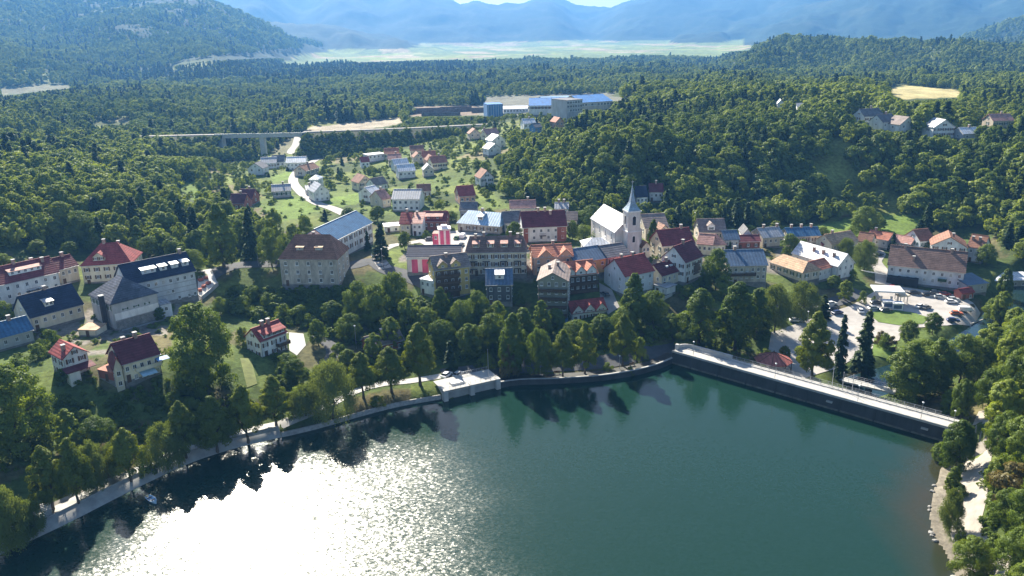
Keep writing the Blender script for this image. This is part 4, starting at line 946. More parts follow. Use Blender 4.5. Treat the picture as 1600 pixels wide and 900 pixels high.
for f in (0.18, 0.41, 0.63, 0.85): dormer(h, f, 2.3, 0.3, 1.4, slope=0.16, rf=R_('pink'), nwin=1)  # dormer roofs painted paler than the main roof for the sun on them
for z in (2.7, 5.5):
    for f in (0.14, 0.34, 0.62, 0.84): balcony(h, h.W * f - 1.3, h.W * f + 1.3, z, 1.0, DARKM, solid=False)
h = house('boxy building with plain blue metal roof and one white dormer', (758,447), (802,446), 6.5, 12, 'gx', 4.2, 'dark', 'steel', (3, 2), (2, 2), name='blue_roofed_building')
dormer(h, 0.52, 3.0, 0.35, 1.7, slope=0.18, rf=LITP, wall=WHITEP)
# dark hotel
h = house('tall dark hotel with stacked timber balconies and a shallow front gable', (838,440), (889,441), 13.5, 17, 'gy', 3.0, 'green', 'greyb', (4, 4), (5, 4), chim=[(0.35, 0.45), (0.6, 0.6)], name='hotel', cat='hotel', floor=2.9, z0=5.5)
for z in (1.6, 4.5, 7.4, 10.3): balcony(h, 0.7, h.W - 0.6, z, 1.7, TIMBER)
MB().box(0.3, h.W - 0.3, -1.4, 0.3, -3, 0.6).build('plinth', W_m('bluew'), h.root)
h = house('dark wooden hotel wing with three small red gables', (880,434), (936,428), 10.0, 12, 'gx', 3.6, 'wood', 'terra', (6, 2), (2, 2), name='hotel_wing', cat='hotel', z0=6.5)
for f in (0.2, 0.5, 0.8): dormer(h, f, 3.6, 0.05, 1.2, 'gable', gh=1.9, wall=W_m('white'), nwin=1, win=(1.0, 1.2))
balcony(h, 0.4, h.W - 0.4, 4.0, 1.6, TIMBER); balcony(h, 0.4, h.W - 0.4, 6.8, 1.6, TIMBER)
h = house('small white house with three bright red gables in front of the dark hotel', (893,492), (950,485), 3.2, 8, 'gx', 3.2, 'white', 'red', (5, 1), (2, 1), z0=4.5)
for f in (0.18, 0.5, 0.82): dormer(h, f, 4.0, 0.02, 0.5, 'gable', gh=2.3, wall=W_m('white'), nwin=1)
h = house('salmon villa with terracotta roof and twin front gables', (832,404), (897,401), 7.0, 12, 'gx', 3.2, 'salmon', 'terra', (4, 2), (2, 2), chim=[(0.55, 0.5)], name='villa')
for f in (0.32, 0.8): dormer(h, f, 5.2, 0.0, 0.3, 'gable', gh=2.4, wall=W_m('salmon'), nwin=2)
balcony(h, h.W * 0.12, h.W * 0.5, 3.6, 1.2, DARKM, solid=False); balcony(h, h.W * 0.6, h.W * 0.98, 3.6, 1.2, DARKM, solid=False)
h = house('white and brick house with large maroon roof behind the apartment house', (816,357), (887,354), 6.4, 14, 'gx', 5.2, 'white', 'darkred', (6, 2), (2, 2), chim=[(0.4, 0.5), (0.55, 0.5), (0.66, 0.4)])
MB().box(h.W * 0.77, h.W - 0.4, h.ov - 0.09, h.ov - 0.004, -1, 6.2).build('brick_panel', W_m('brick'), h.root); MB().box(0.5, h.W * 0.13, h.ov - 0.09, h.ov - 0.004, -1, 6.2).build('brick_panel', W_m('brick'), h.root)
balcony(h, h.W * 0.38, h.W * 0.52, 3.0, 1.0, DARKM, solid=False)
h = house('old barn-like house with pale blue roof and white dormer on the square', (713,349), (781,355), 3.6, 14, 'hip', 4.4, 'old', 'paleblue', (6, 1), (2, 1), inset=2.5, chim=[(0.45, 0.5)])
dormer(h, 0.5, 2.4, 0.35, 1.6, slope=0.2, rf=LITP, wall=WHITEP)
house('dark grey roof peeking above the pale blue barn', (717,330), (745,330), 3.6, 9, 'gx', 3.2, 'grey', 'grey', (3, 1), (1, 1), pane=False)
h = house('red row house with lit pink front gable', (623,351), (642,351), 5.0, 12, 'gx', 4.0, 'cream', 'red', (2, 1), (2, 1), chim=[(0.5, 0.5)])
house('tall pink-roofed middle row house', (642,350), (660,350), 5.4, 9, 'shed', 3.0, 'white', 'pink', (2, 2), (1, 1), chim=[(0.3, 0.8)])
h = house('red-roofed row house end with two pink dormer roofs', (659,347), (698,347), 4.2, 10, 'gx', 3.6, 'brick', 'maroon', (4, 1), (1, 1)); dormer(h, 0.25, 3.2, 0.25, 1.2, slope=0.25, rf=R_('pink')); dormer(h, 0.62, 4.2, 0.25, 1.2, slope=0.25, rf=R_('pink'))
house('white flat-roofed garage left of the red row houses', (600,355), (626,353), 2.8, 7, 'flat', 0, 'white', 'white', (2, 1), (0, 0), name='garage', cat='garage')
house('blue metal roofed workshop in front of the church', (898,412), (949,404), 5.6, 13, 'gx', 3.4, 'yellow', 'steel', (4, 1), (2, 1), ov=0.3, name='workshop', cat='workshop')
house('grey-roofed extension between the blue workshop and the church', (949,404), (986,398), 5.6, 12, 'gx', 3.2, 'old', 'grey', (3, 1), (2, 1))
house('low grey house behind the maroon-roofed house left of the church', (884,345), (903,345), 4.0, 9, 'gx', 3.0, 'beige', 'greyb', (3, 1), (1, 1), pane=False)
house('grey roof left of the maroon-roofed house', (788,350), (818,348), 4.4, 11, 'gx', 4.0, 'grey', 'grey', (3, 1), (1, 1), pane=False)
house('pink-tiled house behind the maroon-roofed house', (796,327), (838,326), 4.0, 9, 'gx', 3.0, 'cream', 'pink', (4, 1), (1, 1), chim=[(0.7, 0.5)], pane=False)
house('small white-roofed house with two chimneys by the wood', (866,327), (889,327), 3.6, 8, 'gx', 2.2, 'white', 'lgrey', (3, 1), (1, 1), chim=[(0.3, 0.5), (0.65, 0.5)], pane=False)
# --- church
h = house('church with pale grey gabled nave and slim spired tower', (960,365), (1005,361), 9.5, 26, 'gy', 5.6, 'tower', 'lgrey', (0, 0), (4, 1), ov=0.35, door=0, win=(1.2, 2.6), name='church', cat='church', z0=15.8)
ch = h
tx = h.W * 0.5; tw = 2.45
MB().box(tx - tw, tx + tw, -4.6, 0.33, -3.5, 18.2).build('tower_shaft', W_m('tower'), h.root)
MB().box(tx - tw - 0.25, tx + tw + 0.25, -4.85, 0.34, 10.6, 11.0).build('string_course', W_m('white'), h.root)
MB().box(tx - tw - 0.3, tx + tw + 0.3, -4.9, 0.345, 18.203, 18.7).build('cornice', W_m('white'), h.root)
yc = -2.13
sp = MB(); lv = [(3.0, 18.72), (1.9, 20.1), (1.15, 21.6), (0.55, 24.6), (0.06, 28.2)]
ring = [[(tx + r * math.cos(math.pi / 4 + math.pi / 2 * k) * 1.2, yc + r * math.sin(math.pi / 4 + math.pi / 2 * k) * 1.2, z) for k in range(4)] for r, z in lv]
for i in range(len(ring) - 1): sp.hexa(ring[i], ring[i + 1])
spo = sp.build('spire', R_('spire'), h.root)
cr_ = MB().box(tx - 0.06, tx + 0.06, yc - 0.06, yc + 0.06, 28.1, 29.9); cr_.box(tx - 0.5, tx - 0.062, yc - 0.05, yc + 0.05, 29.1, 29.25); cr_.box(tx + 0.062, tx + 0.5, yc - 0.05, yc + 0.05, 29.1, 29.25); cr_.build('cross', STEEL, spo)
DKW = mat('dark_opening', (0.03, 0.03, 0.035), 0.7, 0.1)
def arch_window(parent, x, y, z, w_, h_, rz=0):
    n = 8; v = [(-w_ / 2, 0, 0), (w_ / 2, 0, 0), (w_ / 2, 0, h_ - w_ / 2)] + [(w_ / 2 * math.cos(math.pi * k / n), 0, h_ - w_ / 2 + w_ / 2 * math.sin(math.pi * k / n)) for k in range(1, n)] + [(-w_ / 2, 0, h_ - w_ / 2)]
    m = len(v); mb = MB().add(v + [(a, 0.1, c) for a, b_, c in v], [tuple(range(m))] + [(k, m + k, m + (k + 1) % m, (k + 1) % m) for k in range(m)])
    o = mb.build('window', DKW, parent, (x, y, z)); o.rotation_euler = (0, 0, rz)
    f = MB()
    for k in range(m):
        a, b_ = v[k], v[(k + 1) % m]; f.bar((a[0], -0.03, a[2]), (b_[0], -0.03, b_[2]), 0.1, n=4)
    f.build('frame', W_m('white'), o)
arch_window(h.root, tx, -4.66, 13.2, 1.5, 3.6); arch_window(h.root, tx - tw - 0.05, yc, 13.2, 1.5, 3.6, -math.pi / 2); arch_window(h.root, tx + tw + 0.05, yc, 13.2, 1.5, 3.6, math.pi / 2)
arch_window(h.root, tx, -4.66, 6.6, 1.2, 2.6); arch_window(h.root, tx, -4.66, -0.2, 2.0, 3.4)
house('grey-roofed parish wing right of the church tower', (1008,358), (1046,356), 5.4, 15, 'gx', 4.4, 'beige', 'greyb', (4, 1), (2, 1))
house('white hipped pavilion roof left of the church', (912,386), (958,384), 3.2, 9, 'hip', 2.2, 'white', 'white', (3, 1), (1, 1), inset=4, name='pavilion', cat='pavilion')
house('tiny gabled white house right of the church tower', (1003,388), (1018,386), 4.0, 7, 'gy', 2.2, 'cream', 'brown', (2, 1), (1, 1))
# --- right of the church
h = house('cream house with maroon roof and gable right of the church', (1035,386), (1087,381), 5.8, 12, 'gx', 5.0, 'cream', 'maroon', (4, 2), (2, 2), chim=[(0.75, 0.5)])
house('small gabled white house behind the maroon-roofed cream house', (1028,364), (1050,362), 4.6, 9, 'gy', 2.8, 'cream', 'brown', (2, 1), (1, 1))
h = house('tall white gabled house with maroon roof and dark shutters', (1072,412), (1100,401), 7.8, 11, 'gx', 5.2, 'white', 'darkred', (3, 2), (3, 2), chim=[(0.5, 0.5)])
MB().box(h.W * 0.5, h.W * 0.85, h.ov - 0.1, h.ov - 0.01, 2.0, 6.4).build('barn_door', DARKM, h.root)
h = house('low dark red-roofed house with skylights between the two big maroon roofs', (1035,433), (1068,423), 4.4, 9, 'gx', 3.4, 'cream', 'darkred', (4, 1), (2, 1), chim=[(0.6, 0.5)])
for f in (0.45, 0.65): MB().box(h.W * f - 0.6, h.W * f + 0.6, 2.2, 3.0, h.zr(0, 2.6) - 0.1, h.zr(0, 2.6) + 0.42).build('skylight', LITP, h.rf)
h = house('big grey-walled house with red roof and two chimneys in front of the church', (977,434), (1024,424), 7.0, 13, 'gx', 5.0, 'pale', 'red', (4, 2), (2, 2), chim=[(0.25, 0.52), (0.62, 0.52)])
house('low flat-roofed annexe below the big red-roofed house', (1020,445), (1042,451), 3.0, 6, 'flat', 0, 'white', 'lgrey', (2, 1), (0, 0), name='annexe', cat='annexe')
h = house('stone building with plain dark blue metal roof above the willow', (1136,417), (1201,415.5), 6.8, 15, 'gx', 4.2, 'old', 'steel', (7, 2), (2, 2), chim=[(0.3, 0.5)])
balcony(h, 1.0, h.W * 0.7, 3.4, 1.3, TIMBER)
house('long low house with tan tiled roof beside the blue-roofed stone building', (1201,410), (1254,427.5), 4.0, 10, 'hip', 3.2, 'beige', 'tan', (5, 1), (2, 1), inset=2.5)
house('white house with orange tiled roof between tan and white roofs', (1272,426), (1302,418), 4.6, 9, 'gx', 2.8, 'white', 'terra', (4, 1), (1, 1))
house('low white link house beside the tan-roofed house', (1254,428), (1275,424), 4.0, 8, 'shed', 1.5, 'white', 'brown', (3, 1), (1, 1))
h = house('large white house with bright pale metal roof and white gable', (1309,418), (1337,412), 5.6, 24, 'gy', 4.6, 'white', 'white', (3, 2), (4, 1), chim=[(0.3, 0.2), (0.3, 0.42), (0.3, 0.62)])
h = house('long pale inn with huge brown roof and green balcony beside the car park', (1386,415), (1509,428), 6.8, 16, 'gx', 6.4, 'pale', 'mbrown', (9, 2), (3, 2), chim=[(0.2, 0.48), (0.33, 0.2), (0.8, 0.46)], name='inn', cat='inn')
balcony(h, h.W * 0.67, h.W * 0.78, 3.0, 1.3, mat('green_timber', (0.05, 0.09, 0.05), 0.8, 0.3)); MB().box(0.6, h.W * 0.43, -2.6, 0.35, -1, 3.0).build('veranda', mat('dark_veranda', (0.035, 0.035, 0.04), 0.8, 0.2), h.root)
r = MB()
for k in range(14): r.box(1.0 + k * 0.9, 1.3 + k * 0.9, -2.9, -2.7, -0.5, 0.9)
h = house('pale three-storey house with brown tiled roof and broad front gable', (1454,384), (1513,388.5), 7.4, 13, 'gy', 4.2, 'pale', 'brown', (4, 2), (2, 2), chim=[(0.6, 0.4)])
h = house('brown-tiled right wing of the gabled three-storey house', (1510,386), (1537,390), 6.4, 12, 'gx', 4.4, 'pale', 'brown', (2, 2), (2, 2), chim=[(0.2, 0.3), (0.6, 0.3)])
house('brown-tiled left wing of the gabled three-storey house', (1438,378), (1462,376), 6.0, 11, 'gx', 4.0, 'pale', 'brown', (2, 2), (2, 2))
house('long orange-roofed house at the edge of the meadow', (1352,371), (1388,377), 4.0, 9, 'gx', 2.6, 'grey', 'terra', (3, 1), (1, 1), chim=[(0.25, 0.5)])
house('pink-grey roofed shed beside the meadow', (1388,377), (1423,383), 3.6, 9, 'gx', 2.4, 'grey', 'pink', (3, 1), (1, 1))
house('tan-roofed house behind the light willow', (1300,383), (1342,376), 4.6, 10, 'gx', 3.4, 'cream', 'tan', (4, 1), (1, 1), chim=[(0.3, 0.5)])
house('brown-tiled house right behind the light willow', (1338,377), (1362,380), 4.4, 9, 'gx', 3.2, 'cream', 'brown', (3, 1), (1, 1))
house('pink-tiled house left of the two blue roofs', (1088,382), (1114,384), 4.6, 10, 'gx', 3.2, 'cream', 'pink', (3, 1), (1, 1))
house('pink hipped house with twin roof faces', (1112,384), (1136,383), 4.6, 10, 'hip', 3.4, 'cream', 'pink', (3, 1), (1, 1), inset=3)
h = house('tall grey house with white central dormer behind pink roofs', (1092,364), (1136,363), 5.0, 11, 'gx', 4.6, 'beige', 'greyb', (4, 1), (1, 1)); dormer(h, 0.45, 3.0, 0.15, 2.0, 'gable', gh=1.2, wall=WHITEP)
house('small house with dark blue roof behind the garden trees', (1132,376), (1157,375), 4.0, 10, 'gx', 3.0, 'grey', 'steel', (3, 1), (1, 1))
house('low maroon shed right of the dark blue roof', (1150,379), (1190,378), 3.2, 8, 'gx', 2.0, 'brick', 'darkred', (3, 1), (0, 0), name='shed', cat='shed')
house('white gabled house left of the pale metal roofs', (1160,368), (1176,368), 4.6, 10, 'gy', 2.8, 'white', 'grey', (2, 1), (1, 1))
house('pale metal roofed house with chimneys near the meadow', (1192,373), (1227,370), 4.4, 11, 'gx', 3.2, 'beige', 'lgrey', (4, 1), (1, 1), chim=[(0.3, 0.5), (0.9, 0.5)])
house('long house with blue metal roof and white chimneys near the meadow', (1232,371), (1284,369), 3.8, 10, 'gx', 3.0, 'old', 'blue', (5, 1), (1, 1), chim=[(0.2, 0.5), (0.5, 0.5), (0.8, 0.5)])
house('small maroon-roofed shed beside the long blue roof', (1282,382), (1302,384), 3.2, 7, 'gx', 2.2, 'brick', 'darkred', (2, 1), (0, 0), name='shed', cat='shed')
house('white house with navy roof behind the church spire', (994,309), (1014,308), 4.6, 10, 'gx', 4.4, 'white', 'navy', (3, 1), (1, 1))
house('white house with maroon roof at the foot of the wooded hill', (1014,301), (1037,301), 4.6, 9, 'gx', 3.6, 'white', 'darkred', (3, 1), (1, 1), chim=[(0.5, 0.5)])
# --- by the car park
def canopy(label, px, w_, d_, hgt_, m, ang, name='fuel_canopy', cat='canopy'):
    p = at(*px); root = link(name, None, loc=tuple(p)); root.rotation_euler = (0, 0, ang); tag(root, label, cat)
    MB().box(-w_ / 2, w_ / 2, -d_ / 2, d_ / 2, hgt_, hgt_ + 0.55).build('roof', m, root)
    po = MB().bar((0, 0, -0.3), (0, 0, hgt_ - 0.003), 0.16, n=8).mesh('post', STEEL)
    for sx in (-0.35, 0.35):
        for sy in (-0.3, 0.3): link('post', po, root, (sx * w_, sy * d_, 0))
    return root
cn = canopy('white flat fuel station canopy on posts', (1384, 470), 10.5, 7.5, 4.4, mat('canopy_white', (0.72, 0.74, 0.76), 0.35, 0.06), -0.2)
pump = MB().box(-0.4, 0.4, -0.25, 0.25, 0, 1.7)
for k in (-1.8, 1.8): pump.mesh; link('fuel_pump', MB().box(-0.45, 0.45, -0.3, 0.3, 0.2, 1.8).mesh('fuel_pump', WHITEP), cn, (k, 0, 0))
canopy('small cream awning roof beside the fuel canopy', (1409, 474), 4.2, 3.0, 3.0, mat('cream_sheet', (0.62, 0.55, 0.42), 0.6, 0.1), 0.2, 'awning', 'awning')
for lab, px in (('white and dark kiosk box nearest the fuel canopy', (1386,480)), ('second white kiosk box on the grass island', (1401,483))):
    p = at(*px); k = link('kiosk', None, loc=tuple(p)); k.rotation_euler = (0, 0, -0.15); tag(k, lab, 'kiosk')
    MB().box(-1.7, 1.7, -1.3, 1.3, -0.2, 2.5).build('body', WHITEP, k); MB().box(-1.9, 1.9, -1.5, 1.5, 2.503, 2.7).build('roof', LITP, k)
    MB().box(-1.5, 1.3, -1.36, -1.304, 0.6, 2.0).build('shutter', mat('blue_shutter', (0.08, 0.11, 0.2), 0.5), k)
house('small red-roofed kiosk at the end of the car park', (1503,460), (1524,457), 2.6, 4.2, 'gx', 1.3, 'brick', 'red', (2, 1), (0, 0), ov=0.3, name='kiosk', cat='kiosk')
house('long low white building with pale roof beyond the river', (1546,440), (1620,438), 3.2, 9, 'shed', 0.8, 'grey', 'white', (6, 1), (0, 0), name='building', cat='building')
house('small grey gabled house beside the inn', (1512,447), (1546,443), 4.0, 9, 'shed', 1.6, 'grey', 'steel', (2, 1), (0, 0))
# bandstand: octagonal red roof on posts
p = at(1207, 577); bs = link('bandstand', None, loc=tuple(p)); tag(bs, 'octagonal bandstand with red sheet roof behind the dam', 'bandstand')
R8, n8 = 5.8, 8; hz = 3.1
for k in range(n8):
    a0 = 2 * math.pi * (k + 0.5) / n8; a1 = 2 * math.pi * (k + 1.5) / n8
    b0 = (R8 * math.cos(a0), R8 * math.sin(a0)); b1 = (R8 * math.cos(a1), R8 * math.sin(a1))
    MB().add([(*b0, hz), (*b1, hz), (0, 0, hz + 2.6), (*b0, hz + 0.15), (*b1, hz + 0.15), (0, 0, hz + 2.75)], [(0, 1, 2), (3, 5, 4) [::-1], (0, 3, 4, 1), (1, 4, 5, 2), (0, 2, 5, 3)]).build('roof_panel', roof_mat('bandstand_red', (0.42, 0.13, 0.10), 0.55, True, 0.2), bs)
    link('post', MB().bar((0, 0, -1), (0, 0, hz), 0.13, n=6).mesh('post', TIMBER), bs, (b0[0] * 0.93, b0[1] * 0.93, 0))
    MB().bar((b0[0], b0[1], hz + 0.16), (0, 0, hz + 2.78), 0.09, n=4).build('hip_rib', TIMBER, bs)
    if k not in (1,): MB().bar((b0[0] * .93, b0[1] * .93, 0.9), (b1[0] * .93, b1[1] * .93, 0.9), 0.06, n=4).build('handrail', TIMBER, bs)
MB().bar((0, 0, hz + 2.7), (0, 0, hz + 3.3), 0.22, n=8, r2=0.05).build('finial', TIMBER, bs)
# footbridge over the river behind the dam
fa_, fb_ = at_z(1318, 592, 0.2), at_z(1400, 611, 0.2); fd = (fb_ - fa_)[:2]; fL = float(np.linalg.norm(fd))
fbm = link('footbridge', None, loc=tuple(fa_)); fbm.rotation_euler = (0, 0, math.atan2(fd[1], fd[0])); tag(fbm, 'flat concrete footbridge over the river behind the dam', 'bridge')
MB().box(0, fL, -1.6, 1.6, -0.5, 0).build('deck', CONCP, fbm); MB().box(fL * 0.45, fL * 0.55, -1.2, 1.2, -6, -0.503).build('pier', CONCD, fbm)
MB().box(0, fL * 0.42, -1.9, -1.65, -2.6, -2.2).build('beam', CONC, fbm)
for s in (-1.5, 1.5):
    for hh in (0.5, 1.0): MB().bar((0, s, hh), (fL, s, hh), 0.04, n=4).build('rail', STEEL, fbm)
    for k in range(9): link('post', MB().bar((0, 0, 0), (0, 0, 1.0), 0.05, n=4).mesh('post', STEEL), fbm, (fL * k / 8, s, 0))

# --- village in the valley (small, far)
VIL = [ # label, A, B, he, D, roof, rh, wall, rf, fw
 ('maroon L-shaped house beside the mown field', (356,319), (381,319), 3.6, 11, 'gx', 4.2, 'brick', 'darkred', (3,1)),
 ('maroon rear wing of the house beside the mown field', (371,311), (394,311), 3.6, 11, 'gx', 4.2, 'brick', 'darkred', (3,1)),
 ('grey house with pale wall at the edge of the mown field', (424,300), (455,298), 4.0, 10, 'gx', 3.0, 'grey', 'lgrey', (4,1)),
 ('small grey gabled house left of the viaduct village', (386,264), (411,264), 4.4, 10, 'gy', 3.6, 'pale', 'grey', (2,1)),
 ('long grey-roofed house under the viaduct', (406,256), (432,255), 4.0, 11, 'gx', 3.4, 'pale', 'lgrey', (3,1)),
 ('grey gabled house under the right abutment', (424,254), (445,253), 4.2, 11, 'gx', 4.0, 'pale', 'grey', (3,1)),
 ('long white house beside the village road', (446,255), (478,254), 5.0, 11, 'gx', 3.2, 'white', 'white', (5,2)),
 ('brown-roofed house at the road bend', (478,268), (500,262), 3.8, 10, 'gx', 3.2, 'beige', 'brown', (3,1)),
 ('white gabled house right of the village road', (490,302), (516,299), 5.2, 12, 'gy', 4.2, 'white', 'lgrey', (3,2)),
 ('low grey shed behind the white gabled house', (478,298), (490,297), 3.0, 9, 'gx', 2.0, 'grey', 'lgrey', (2,1)),
 ('pale round-backed white house beside the village road', (482,281), (498,281), 5.5, 9, 'hip', 2.2, 'white', 'white', (2,1)),
 ('beige hipped house at the top of the village', (641,237), (663,236), 5.0, 10, 'gx', 3.2, 'beige', 'brown', (3,1)),
 ('brown-roofed house below the beige hipped house', (646,247), (662,246), 4.4, 9, 'gy', 3.0, 'cream', 'brown', (2,1)),
 ('brown row house right of the beige hipped house', (660,247), (682,246), 4.4, 10, 'gx', 3.6, 'beige', 'terra', (3,1)),
 ('orange-roofed house in the village centre', (675,256), (700,254), 4.4, 11, 'gx', 3.6, 'cream', 'terra', (3,1)),
 ('brown-roofed house left of the orange-roofed house', (667,252), (682,251), 4.4, 9, 'gy', 3.2, 'salmon', 'brown', (2,1)),
 ('pinkish roof at the foot of the embankment', (600,241), (624,240), 4.2, 10, 'gx', 3.2, 'cream', 'terra', (3,1)),
 ('grey concrete shell house at the foot of the embankment', (575,243), (602,240), 5.0, 9, 'flat', 0, 'pale', 'lgrey', (4,1)),
 ('pale orange house above the white village house', (606,250), (628,249), 4.2, 10, 'gx', 3.0, 'cream', 'pink', (3,1)),
 ('bright white-roofed house in the village', (616,259), (640,257), 4.2, 10, 'gx', 3.2, 'white', 'white', (3,1)),
 ('white house with pale metal roof and white gable', (622,269), (650,267), 4.6, 11, 'gx', 3.4, 'white', 'white', (4,1)),
 ('grey gabled cottage right of the pale metal roof', (661,267), (679,266), 4.0, 9, 'gy', 3.2, 'beige', 'lgrey', (2,1)),
 ('small red-roofed cottage left of the village', (564,254), (578,253), 3.8, 8, 'gx', 3.0, 'white', 'red', (2,1)),
 ('cream gabled house left of the maroon cottage', (560,287), (583,284), 4.8, 11, 'gy', 4.0, 'cream', 'brown', (2,2)),
 ('grey cottage with dark maroon roof beside the cream gabled house', (586,291), (607,287), 4.0, 9, 'gx', 3.6, 'pale', 'greyb', (3,1)),
 ('pale grey-roofed house left of the big white apartment house', (582,305), (598,301), 4.4, 11, 'gx', 3.4, 'white', 'white', (2,1)),
 ('brown steep-roofed house beside the big white apartment house', (597,313), (612,310), 4.4, 11, 'gx', 4.0, 'beige', 'pink', (2,1)),
 ('big white two-storey apartment house with blue-grey roof', (611,312), (656,312), 6.0, 13, 'gx', 3.8, 'white', 'lgrey', (5,2)),
 ('brown cottage hidden among village trees', (651,300), (674,299), 3.2, 9, 'gx', 3.0, 'grey', 'brown', (2,1)),
 ('red-roofed house with gabled dormer near the wooded hill', (717,308), (744,306), 4.0, 12, 'gx', 4.2, 'salmon', 'red', (3,1)),
 ('grey gabled house among the hillside trees', (750,280), (773,278), 4.4, 10, 'gy', 4.2, 'pale', 'brown', (2,1)),
 ('brown-roofed house on the upper village edge', (733,210), (752,209), 4.2, 9, 'gy', 3.6, 'beige', 'brown', (2,1)),
 ('tan-roofed house on the upper village edge', (760,211), (781,209), 4.2, 9, 'gx', 3.4, 'beige', 'pink', (3,1)),
 ('white gabled house on the upper village edge', (768,221), (791,219), 5.2, 10, 'gy', 3.6, 'white', 'white', (2,2)),
 ('grey house below the white gabled upper house', (763,234), (784,232), 4.2, 9, 'gy', 3.2, 'pale', 'lgrey', (2,1)),
 ('small white-roofed hut beside the upper village', (752,207), (758,207), 2.8, 6, 'gx', 1.8, 'white', 'white', (1,1)),
 ('white house with pale roof near the sawmill', (818,194), (838,193), 5.0, 10, 'gx', 3.0, 'white', 'white', (3,1)),
 ('dark blue-grey house beside the white house near the sawmill', (836,200), (848,199), 4.0, 9, 'gx', 2.6, 'bluew', 'grey', (2,1)),
 ('salmon gabled house at the upper wood edge', (868,192), (882,191), 4.4, 9, 'gy', 3.2, 'salmon', 'terra', (2,1)),
 ('grey-blue house leftmost on the hilltop', (1351,183), (1382,181), 4.2, 11, 'gx', 4.2, 'pale', 'grey', (4,1)),
 ('grey house with navy gable on the hilltop', (1380,192), (1404,190), 5.0, 11, 'gx', 4.0, 'pale', 'grey', (3,1)),
 ('pale gabled house half hidden on the hilltop', (1406,196), (1433,194), 5.0, 11, 'gy', 4.4, 'pale', 'greyb', (2,1)),
 ('large white chalet with dark balconies on the hilltop', (1459,200), (1494,199), 6.0, 12, 'gy', 4.4, 'white', 'lgrey', (4,2)),
 ('white-roofed barn right of the hilltop chalet', (1505,210), (1533,209), 3.2, 10, 'gx', 3.0, 'grey', 'white', (2,1)),
 ('red-roofed house rightmost on the hilltop', (1552,190), (1586,189), 4.0, 11, 'gx', 3.6, 'beige', 'pink', (4,1)),
 ('small white house in the woods left of the hilltop', (1214,163), (1226,163), 4.2, 8, 'gy', 3.0, 'white', 'white', (1,1)),
 ('second small white house in the hill woods', (1245,168), (1256,168), 3.8, 8, 'gx', 2.4, 'white', 'lgrey', (1,1)),
]
for lab, A, Bq, he, D, rf_, rh, wl_, rfm, fw in VIL:
    h = house(lab, A, Bq, he, D, rf_, rh, wl_, rfm, fw, (1, 1), ov=0.4, pane=False, door=0, win=(1.3, 1.4), chim=[(0.6, 0.5)] if rf_ == 'gx' and len(lab) % 2 else [])
# --- sawmill
h = house('blue box silo building at the sawmill', (761,164), (786,163), 13, 18, 'flat', 0, 'bluew', 'millblue', (0,0), (0,0), ov=0.1, door=0, name='factory_building', cat='factory')
for k in range(6): MB().box(h.W * (0.08 + k * 0.155), h.W * (0.08 + k * 0.155) + 0.25, -0.1, 0.09, 0, 12.5).build('panel_seam', W_m('pale'), h.root)
for lab, A, Bq, he, D, rf_, rh, wl_, rfm, fw in [
 ('low white sawmill shed left of the blue hall', (786,171), (826,170), 5, 20, 'gx', 2, 'white', 'white', (8,1)),
 ('long bright blue roofed sawmill hall', (826,166), (891,165), 8, 34, 'gx', 5, 'pale', 'millblue', (12,1)),
 ('grey sawmill hall with pale roof strip behind the blue hall', (850,160), (895,158), 9, 24, 'gx', 3, 'grey', 'paleblue', (8,1)),
 ('tall dark sawmill tower block', (886,158), (911,156), 16, 20, 'flat', 0, 'grey', 'grey', (6,3)),
 ('blue-roofed right hall of the sawmill', (908,161), (958,158), 9, 34, 'gx', 4.5, 'beige', 'millblue', (10,1)),
]: house(lab, A, Bq, he, D, rf_, rh, wl_, rfm, fw, (0, 0), ov=0.3, pane=False, door=0, win=(2.2, 1.8), name='factory_building', cat='factory')
# log piles in the yard
pile_mat = mat('stacked_logs', (0.17, 0.12, 0.095), 0.9, 0.5, 0.5, bump=0.8)
k = 0
for px, py, L_ in [(650,178,26),(668,174,30),(690,176,28),(712,172,34),(735,174,30),(752,176,20),(700,181,24),(676,181,22)]:
    p = at(px, py); rr = link('log_pile', None, loc=tuple(p)); rr.rotation_euler = (0, 0, 0.15 * math.sin(k * 2.1)); k += 1
    tag(rr, '%s stack of brown logs in the sawmill yard' % ['leftmost', 'second from left, back-row', 'long middle back-row', 'longest back-row', 'second from right, back-row', 'rightmost short', 'right front-row', 'left front-row'][k - 1], 'log pile', 'log piles in the sawmill yard')
    mb = MB()
    for row in range(3):
        for c in range(7 - row): mb.bar((-L_ / 2, c * 1.2 + row * 0.6, 0.6 + row * 1.0), (L_ / 2, c * 1.2 + row * 0.6, 0.6 + row * 1.0), 0.62, n=6)
    tag(mb.build('logs', pile_mat, rr), kind='stuff')
# --- far hamlet on the plain
FARM = [(1012,108),(1035,106),(1048,110),(1062,108),(1078,112),(1090,106),(1103,109),(1118,104),(1130,107),(1142,99),(1128,96),(1068,114),(1098,115),(1150,103)]
ORDS = 'first second third fourth fifth sixth seventh eighth ninth tenth eleventh twelfth thirteenth fourteenth'.split()
for k, (px, py) in enumerate(FARM):
    p = at(px, py); sN = link('farmhouse', None, loc=tuple(p)); sN.rotation_euler = (0, 0, k * 0.7); tag(sN, 'tiny white farmhouse, %s from the left in the far hamlet' % ORDS[sorted(FARM).index((px, py))], 'house', 'farmhouses of the far hamlet')
    sN.scale = (0.65, 0.65, 0.65); MB().box(-6, 6, -5, 5, -3, 6).build('wall', W_m('white'), sN)
    r = MB(); prism(r, [[(-5.6, 6.0), (0, 9.5), (0, 9.8), (-5.6, 6.3)], [(0, 9.5), (5.6, 6.0), (5.6, 6.3), (0, 9.8)]], -6.4, 6.4, 'x'); r.build('roof', R_(['terra', 'lgrey', 'brown', 'white'][k % 4]), sN)

